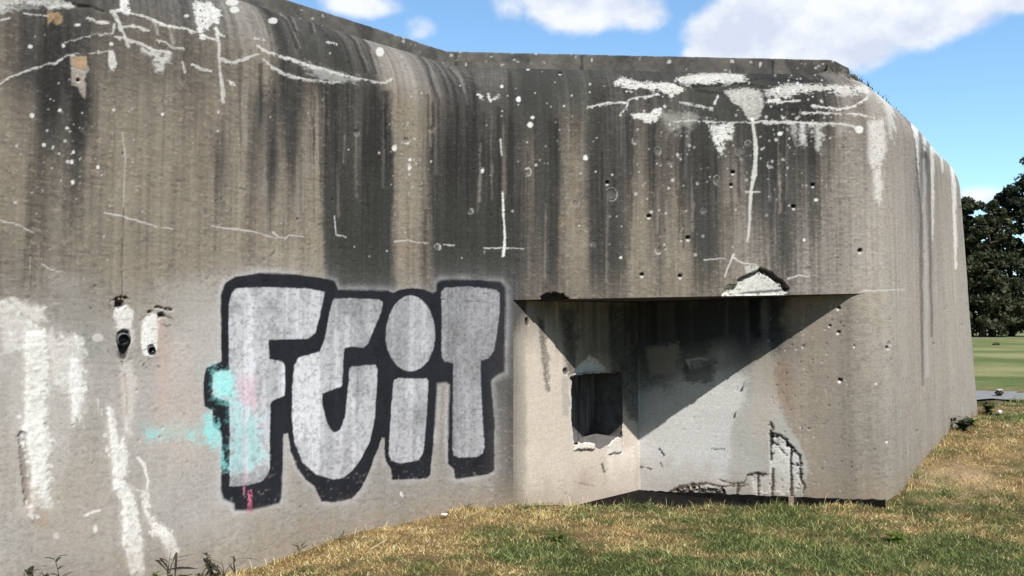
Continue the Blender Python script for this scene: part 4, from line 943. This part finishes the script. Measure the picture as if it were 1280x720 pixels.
wd_ = [('grassy_weed', 25, .10, 'pale spiky grass clump at the wall foot below the largest lime drip', 6, .24, .20, DRK, .9, 3, .08),
 ('tall_weed', 74, .08, 'tall thin dark weed with arching stems at the wall foot', 4, .42, .14, DRK, .9, 9, .2),
 ('leafy_weed', 48, .14, 'low yellowish leafy weed at the foot of the wall beside the tall thin weed', 6, .12, .07, YEL, .9, 8, .5),
 ('grassy_weed', 207, .07, 'dark upright grass tuft below the end of the slanting white lime streak', 7, .26, .22, DRK, .35, 2, .09),
 ('leafy_weed', 185, .12, 'low green leafy weed between the white lime streak and the dark grass tuft', 6, .13, .06, GRN, 1.0, 9, .5),
 ('tall_weed', 262, .08, 'dark dead weed stalk with curled leaves against the wall, left of the graffiti', 3, .33, .06, DRK, .35, 12, .5),
 ('grassy_weed', 276, .08, 'green grass tuft with a bent blade beside the dead weed stalk', 5, .22, .2, DRK, .8, 3, .09),
 ('leafy_weed', 238, .12, 'dark low weed between the upright tuft and the dead stalk', 7, .11, .06, DRK, 1.0, 9, .5),
 ('grassy_weed', 372, .05, 'thin pale grass tuft below the tall graffiti letter F', 6, .15, .14, PAL, .5, 2, .07),
 ('grassy_weed', 421, .05, 'thin pale grass tuft below the rounded second graffiti letter', 6, .13, .12, PAL, .5, 2, .07),
 ('grassy_weed', 580, .05, 'short green grass tuft below the last graffiti letter', 8, .12, .12, GRN, .6, 3, .09)]
for k, (nm, px, off, lab, st, h, lf, cl_, sp, lv, lw) in enumerate(wd_):
    x, y = wall_foot(px, off); plant(nm, x, y, lab, max(2, int(st*.7)), h*.85, lf*.75, cl_, sp, 'weeds along the foot of the wall', lv, k+5, lw)
# dark fringe at the lower left is dead leaves; two leafy weeds at the right corner
for k, (t, lab, st, h) in enumerate(((2.75, 'bushy grey green weed at the bunker corner beside the dead grass bank', 12, .22), (4.55, 'low bright green leafy weed at the far right corner of the bunker', 12, .2), (3.2, 'small green weed beside the bushy grey green weed on the bank', 9, .14))):
    p = C_+FD*t+np.array([FD[1], -FD[0]])*.12
    plant('leafy_weed', p[0], p[1], lab, st, h, .09, GRN if k != 0 else (lin(84,92,70), lin(60,70,48)), .9, 'leafy weeds on the grass bank', 12, 40+k, .5)
p = np.array([3.05, 6.35]); plant('leafy_weed', 3.0, 6.35, 'bright green broad weed in the lawn before the niche', 10, .1, .09, (lin(96,124,44), lin(120,140,60)), 1.1, None, 7, 60, .25)
plant('leafy_weed', .35, 6.15, 'dark green weed patch in the lawn right of the last graffiti letter', 14, .1, .09, (lin(84,104,44), lin(110,120,60)), 1.2, None, 7, 61, .2)
# tufts on the roof edge
for k, t in enumerate((1.7, 2.9)):
    p = C_+FD*t+np.array([FD[1], -FD[0]])*(-RA*.86)
    r = plant('grassy_weed', p[0], p[1], ['tiny dry tuft growing on the near part of the sloping roof edge', 'larger dry tuft growing high on the right roof edge'][k], 16, .10+.07*k, .12, PAL, .8, 'dry tufts on the roof edge', 3, 80+k, .14)
    r.location.z = ZROOF-.04

kk = np.nonzero((cu > 1062) & (uX < D_[0]+.3))[0]; k = RNG.choice(kk, 2600); a_ = RNG.uniform(.95, 1.5, 2600)
cmk = fbm2(uS[k]*5, a_*2, 2, 95) > -.02; k = k[cmk]; a_ = a_[cmk]; ii = RA*(1-np.cos(a_)); n = len(k)
mx_ = uX[k]-uNx[k]*ii-leanU[k]*(ZROOF-.5); my_ = uY[k]-uNy[k]*ii; mz_ = ZT+RB*np.sin(a_)
tag(link('moss', blades('moss', mx_, my_, mz_, RNG.gamma(3, .014, n), RNG.uniform(.006, .014, n), RNG.uniform(.2, 1, n), np.array([lin(62,60,44), lin(104,96,70), lin(70,76,48)])[RNG.integers(0, 3, n)], M_GRASS), None, [M_GRASS]), kind='stuff')
# ------------------------------------------------------------------ small things lying about
def at_ground(px, py):
    rx = (px-640)/1000; t = (360-py)/1000; dx, dy, dz = rx, CP-t*SP, SP+t*CP
    k = 3.0
    while k < 120:
        if EYE+dz*k < float(terrain(np.array([dx*k]), np.array([dy*k]))[0])+.02: break
        k += .02
    return dx*k, dy*k, float(terrain(np.array([dx*k]), np.array([dy*k]))[0])
def bev_box(name, size, loc, mat, rot=(0,0,0), bev=.004, parent=None, jit=.0):
    bm = bmesh.new(); bmesh.ops.create_cube(bm, size=1)
    for v in bm.verts: v.co.x *= size[0]; v.co.y *= size[1]; v.co.z *= size[2]
    bmesh.ops.bevel(bm, geom=bm.edges[:], offset=bev, segments=2, affect='EDGES')
    for v in bm.verts: v.co += __import__('mathutils').Vector((random.uniform(-jit, jit),)*3)
    o = bm_obj(name, bm, mat, parent); o.location = loc; o.rotation_euler = rot; return o
def crumpled(name, px, py, s, mat, label, cat, seed, lift=.035):
    x, y, z = at_ground(px, py); o = rock(name, s, (x, y, z+lift), mat, None, seed, seed*1.3); return tag(o, label, cat)
crumpled('paper_scrap', 555, 648, (.04, .025, .012), M_WHITE, 'small white paper scrap on dry grass below the last graffiti letter', 'litter', 3, .05)
crumpled('pale_stone', 402, 668, (.10, .05, .022), M_SLAB, 'flat pale stone in the dry grass at the wall foot below the second graffiti letter', 'stone', 12, .035)
crumpled('pale_stone', 442, 656, (.07, .04, .022), M_SLAB, 'small pale stone at the wall foot right of the flat pale stone', 'stone', 14, .035)
x, y, z = at_ground(473, 690)
bm = bmesh.new(); tube(bm, (-.05, -.06, .02), (.05, .09, .055), .0035, .0025, 8, True)
o = bm_obj('dry_stick', bm, M_STRAW); o.location = (x, y, z+.03); tag(o, 'thin pale dry stick lying on the grass', 'stick')
crumpled('pale_stone', 1250, 518, (.045, .035, .03), M_WHITE, 'small white stone on the dry grass bank near the road', 'stone', 8, .05)
x, y, z = at_ground(1249, 493)
bl = bev_box('marker_stone', (.15, .11, .09), (x, y, z+.045), M_CLOD, (0, 0, .3), .03); tag(bl, 'small dark block with a white top on the grey road', 'stone')
bev_box('painted_top', (.125, .085, .02), (0, 0, .05), M_WHITE, (0, 0, 0), .01, bl)
x, y, z = at_ground(1245, 431)
tag(rock('earth_clod', (.26, .2, .1), (x, y, z+.06), M_CLOD, None, 21, .6), 'small dark clump in the green field before the trees', 'clump')
p = wall_pt(893, 628, None, None, (I_+nR*.09, E1_+nR*.09)); tag(bev_box('white_slab', (.085, .035, .03), tuple(p), M_WHITE, (0, 0, -.5), .005), 'small white slab lying against the black strip in the niche', 'slab')
p = wall_pt(989, 628, None, None, (I_+nR*.07, E1_+nR*.07)); tag(bev_box('wooden_stake', (.05, .03, .2), (p[0], p[1], p[2]-.04), M_STAKE, (0, 0, -.5), .004), 'short brownish stake standing at the black strip in the niche', 'stake')

# ------------------------------------------------------------------ trees beyond the field
def tree(px, Y, h, r, label, cone=.4, seed=0, n=9000, warm=0.0):
    rs = np.random.default_rng(seed); X = (px-640)/1000*(Y*CP); z = float(terrain(np.array([X]), np.array([float(Y)]))[0])
    root = empty('dark_tree', (X, Y, z), label, 'tree', 'dark trees beyond the field')
    bm = bmesh.new(); tube(bm, (0, 0, -.2), (.1, 0, h*.4), .3, .2, 10); tube(bm, (.1, 0, h*.4), (0, .1, h*.9), .2, .04, 10)
    for k in range(9):
        a = rs.uniform(0, 6.28); zz = h*rs.uniform(.12, .7); L_ = r*rs.uniform(.5, .85); tube(bm, (.05, 0, zz), (math.cos(a)*L_, math.sin(a)*L_, zz+L_*rs.uniform(.1, .7)), .09, .02, 6)
    bm_obj('trunk', bm, M_BARK, root, True)
    # clumps on a rough envelope, leaves round each clump
    nc = 92; tt = rs.uniform(.03, 1, nc); env = r*np.clip((1-tt)**(cone)*1.05, .05, 1)*np.clip(.55+tt*2.2, 0, 1)
    a = rs.uniform(0, 6.28, nc); rr = env*np.sqrt(rs.uniform(.1, 1, nc))*rs.uniform(.8, 1.12, nc)
    cc = np.stack([np.cos(a)*rr, np.sin(a)*rr, .3+tt*h*.97], 1); cr = rs.uniform(.45, 1.15, nc)*(1.1-.55*tt)*r/3.6
    k = rs.integers(0, nc, n); off = rs.normal(size=(n, 3)); off /= np.linalg.norm(off, axis=1, keepdims=True); off *= (rs.uniform(.15, 1, n)**.5)[:, None]
    P = cc[k]+off*cr[k][:, None]*np.array([1.15, 1.15, .75])
    P = P[P[:, 2] > .15]; k = k[:len(P)]; n = len(P)
    s = rs.uniform(.08, .26, n)*(1+.3*rs.normal(size=nc)[k].clip(-1, 1)); d1 = rs.normal(size=(n, 3)); d1 /= np.linalg.norm(d1, axis=1, keepdims=True); d2 = np.cross(d1, rs.normal(size=(n, 3))); d2 /= np.linalg.norm(d2, axis=1, keepdims=True)
    V = np.stack([P-d1*s[:, None], P-d2*s[:, None]*.5, P+d1*s[:, None], P+d2*s[:, None]*.5], 1).reshape(-1, 3)
    tone = np.clip(.5+.5*rs.normal(size=n)*.5+.2*rs.normal(size=nc)[k], 0, 1)[:, None]
    base = lin(34,46,34)*(1-tone)+lin(74,84,58)*tone; base = base*(1-warm)+lin(92,84,56)*warm
    me = np_mesh('crown', V, np.arange(n*4).reshape(-1, 4), np.repeat(base, 4, 0).astype(F32), smooth=False)
    link('crown', me, root, [M_LEAF]); return root
T = [(1296,66,14.9,3.9,'tall dark bushy tree at the right end of the tree row',.45,1,14000,.05),
     (1264,67,12.6,3.0,'dark bushy tree just left of the tallest tree',.5,2,12000,.1),
     (1240,64,11.0,2.8,'rounded brownish dark tree, third from the right in the row',.45,3,12000,.25),
     (1212,66,11.7,2.5,'narrow pointed dark tree beside the bunker corner',.75,4,10000,.08),
     (1228,63,6.5,2.6,'low brownish tree in front of the row',.4,5,7000,.3),
     (1185,67,11.0,3.2,'dark tree mostly behind the bunker corner',.5,6,9000,.1)]
for a in T: tree(*a)
for k, px in enumerate((1205, 1226, 1248, 1270, 1292)): 
    pass
# ------------------------------------------------------------------ sky, sun, camera
AZ, EL = math.radians(16), math.radians(48.0)       # sun behind the viewer, slightly to the right
sd = np.array([math.sin(AZ)*math.cos(EL), -math.cos(AZ)*math.cos(EL), math.sin(EL)])
w = bpy.data.worlds.new('World'); SC.world = w; w.use_nodes = True
N = w.node_tree.nodes; L = w.node_tree.links; bg = N['Background']
sk = N.new('ShaderNodeTexSky'); sk.sky_type = 'NISHITA'; sk.sun_disc = False; sk.sun_elevation = EL
sk.sun_rotation = math.atan2(sd[0], sd[1]); sk.air_density = 1.0; sk.dust_density = .4; sk.ozone_density = 2.0
hs = N.new('ShaderNodeHueSaturation'); hs.inputs['Saturation'].default_value = .97; hs.inputs['Value'].default_value = 1.0; L.new(sk.outputs['Color'], hs.inputs['Color'])
geo = N.new('ShaderNodeTexCoord'); sep = N.new('ShaderNodeSeparateXYZ'); L.new(geo.outputs['Generated'], sep.inputs[0])
def MA(op, a, b=None, c=None, clamp=False):
    m = N.new('ShaderNodeMath'); m.operation = op; m.use_clamp = clamp
    for k, v in enumerate((a, b, c)):
        if v is None: continue
        if isinstance(v, (int, float)): m.inputs[k].default_value = v
        else: L.new(v, m.inputs[k])
    return m.outputs[0]
ax_ = MA('ARCTAN2', sep.outputs['X'], sep.outputs['Y']); el_ = MA('ARCSINE', sep.outputs['Z'])
def direction(px, py):
    d = np.array([(px-640)/1000, CP-(360-py)/1000*SP, SP+(360-py)/1000*CP]); d /= np.linalg.norm(d); return math.atan2(d[0], d[1]), math.asin(d[2])
cmb = N.new('ShaderNodeCombineXYZ'); L.new(ax_, cmb.inputs[0]); L.new(el_, cmb.inputs[1])
def noise(sc, det, rough, off):
    mp_ = N.new('ShaderNodeMapping'); mp_.inputs['Location'].default_value = off; mp_.inputs['Scale'].default_value = (1, 1.35, 1); L.new(cmb.outputs[0], mp_.inputs['Vector'])
    n_ = N.new('ShaderNodeTexNoise'); n_.inputs['Scale'].default_value = sc; n_.inputs['Detail'].default_value = det; n_.inputs['Roughness'].default_value = rough
    L.new(mp_.outputs[0], n_.inputs['Vector']); return n_.outputs['Fac']
BL = [(905,45,45,42,1.0),(945,18,60,40,1.0),(1010,40,75,48,1.0),(1075,55,55,30,.9),(1110,30,85,36,.95),(1180,18,80,26,.8),(1255,0,80,22,.7),(880,70,30,25,.75),
      (730,5,100,34,.85),(640,10,50,26,.55),(800,15,40,26,.65),(450,5,55,22,.7),(520,38,40,20,.42),(610,50,26,16,.3),(1225,246,45,16,.5),(1000,-90,260,60,.9),(560,-140,200,60,.9),(150,-120,200,80,.8),(1500,120,120,60,.9),(-250,150,160,90,.9)]
dens = None
for px, py, rx, ry, s in BL:
    a0, e0 = direction(px, py)
    u = MA('MULTIPLY', MA('SUBTRACT', ax_, a0), 1000/rx); v = MA('MULTIPLY', MA('SUBTRACT', el_, e0), 1000/ry)
    g = MA('MULTIPLY', MA('EXPONENT', MA('MULTIPLY', MA('ADD', MA('MULTIPLY', u, u), MA('MULTIPLY', v, v)), -.9)), s)
    dens = g if dens is None else MA('MAXIMUM', dens, g)
n1 = noise(11, 8, .56, (0, 0, 0)); n2 = noise(6, 4, .5, (3, 1, 0)); n3 = noise(11, 8, .56, (.012, -.03, 0))
body = MA('ADD', dens, MA('MULTIPLY', MA('SUBTRACT', n1, .5), .8))
mr = N.new('ShaderNodeMapRange'); mr.interpolation_type = 'SMOOTHSTEP'; mr.inputs['From Min'].default_value = .27; mr.inputs['From Max'].default_value = .6; L.new(body, mr.inputs['Value'])
shade = MA('ADD', MA('MULTIPLY', MA('SUBTRACT', n1, n3), 2.6), MA('ADD', MA('MULTIPLY', n2, .75), MA('MULTIPLY', MA('SUBTRACT', 1.0, body), .22)), None)
rp = N.new('ShaderNodeValToRGB'); rp.color_ramp.elements[0].position = .08; rp.color_ramp.elements[1].position = .72
CLK = 7.3
rp.color_ramp.elements[0].color = (*(lin(212,222,240)), 1); rp.color_ramp.elements[1].color = (*(lin(244,248,253)), 1)
L.new(shade, rp.inputs['Fac'])
sc_ = N.new('ShaderNodeVectorMath'); sc_.operation = 'SCALE'; sc_.inputs['Scale'].default_value = CLK; L.new(rp.outputs['Color'], sc_.inputs[0])
mx = N.new('ShaderNodeMix'); mx.data_type = 'RGBA'; L.new(mr.outputs['Result'], mx.inputs['Factor']); 
north = N.new('ShaderNodeMapRange'); north.interpolation_type = 'SMOOTHSTEP'; north.inputs['From Min'].default_value = -.2; north.inputs['From Max'].default_value = .75
north.inputs['To Min'].default_value = .6; north.inputs['To Max'].default_value = 2.1; L.new(sep.outputs['Y'], north.inputs['Value'])
tnt = N.new('ShaderNodeVectorMath'); tnt.operation = 'MULTIPLY'; tnt.inputs[1].default_value = (.58, .71, .735); L.new(hs.outputs['Color'], tnt.inputs[0])
gn_ = N.new('ShaderNodeVectorMath'); gn_.operation = 'SCALE'; L.new(tnt.outputs['Vector'], gn_.inputs[0]); L.new(north.outputs['Result'], gn_.inputs['Scale'])
L.new(gn_.outputs['Vector'], mx.inputs['A']); L.new(sc_.outputs['Vector'], mx.inputs['B'])
L.new(mx.outputs['Result'], bg.inputs['Color']); bg.inputs['Strength'].default_value = .12
sun = bpy.data.lights.new('sun', 'SUN'); sun.energy = 4.9; sun.angle = math.radians(.53); sun.color = (1, .975, .94)
so = bpy.data.objects.new('sun', sun); C.objects.link(so)
import mathutils
so.rotation_euler = mathutils.Vector(-sd).to_track_quat('-Z', 'Y').to_euler(); so.location = (3, -5, 12)
cam = bpy.data.cameras.new('camera'); cam.lens = 36*1000/1280; cam.sensor_width = 36; cam.clip_end = 3000; cam.clip_start = .05
co = bpy.data.objects.new('camera', cam); C.objects.link(co); co.location = (0, 0, EYE); co.rotation_euler = (math.pi/2+PIT, 0, 0)
SC.camera = co
SC.view_settings.view_transform = 'Standard'; SC.view_settings.look = 'None'; SC.view_settings.exposure = .27; SC.view_settings.gamma = 1
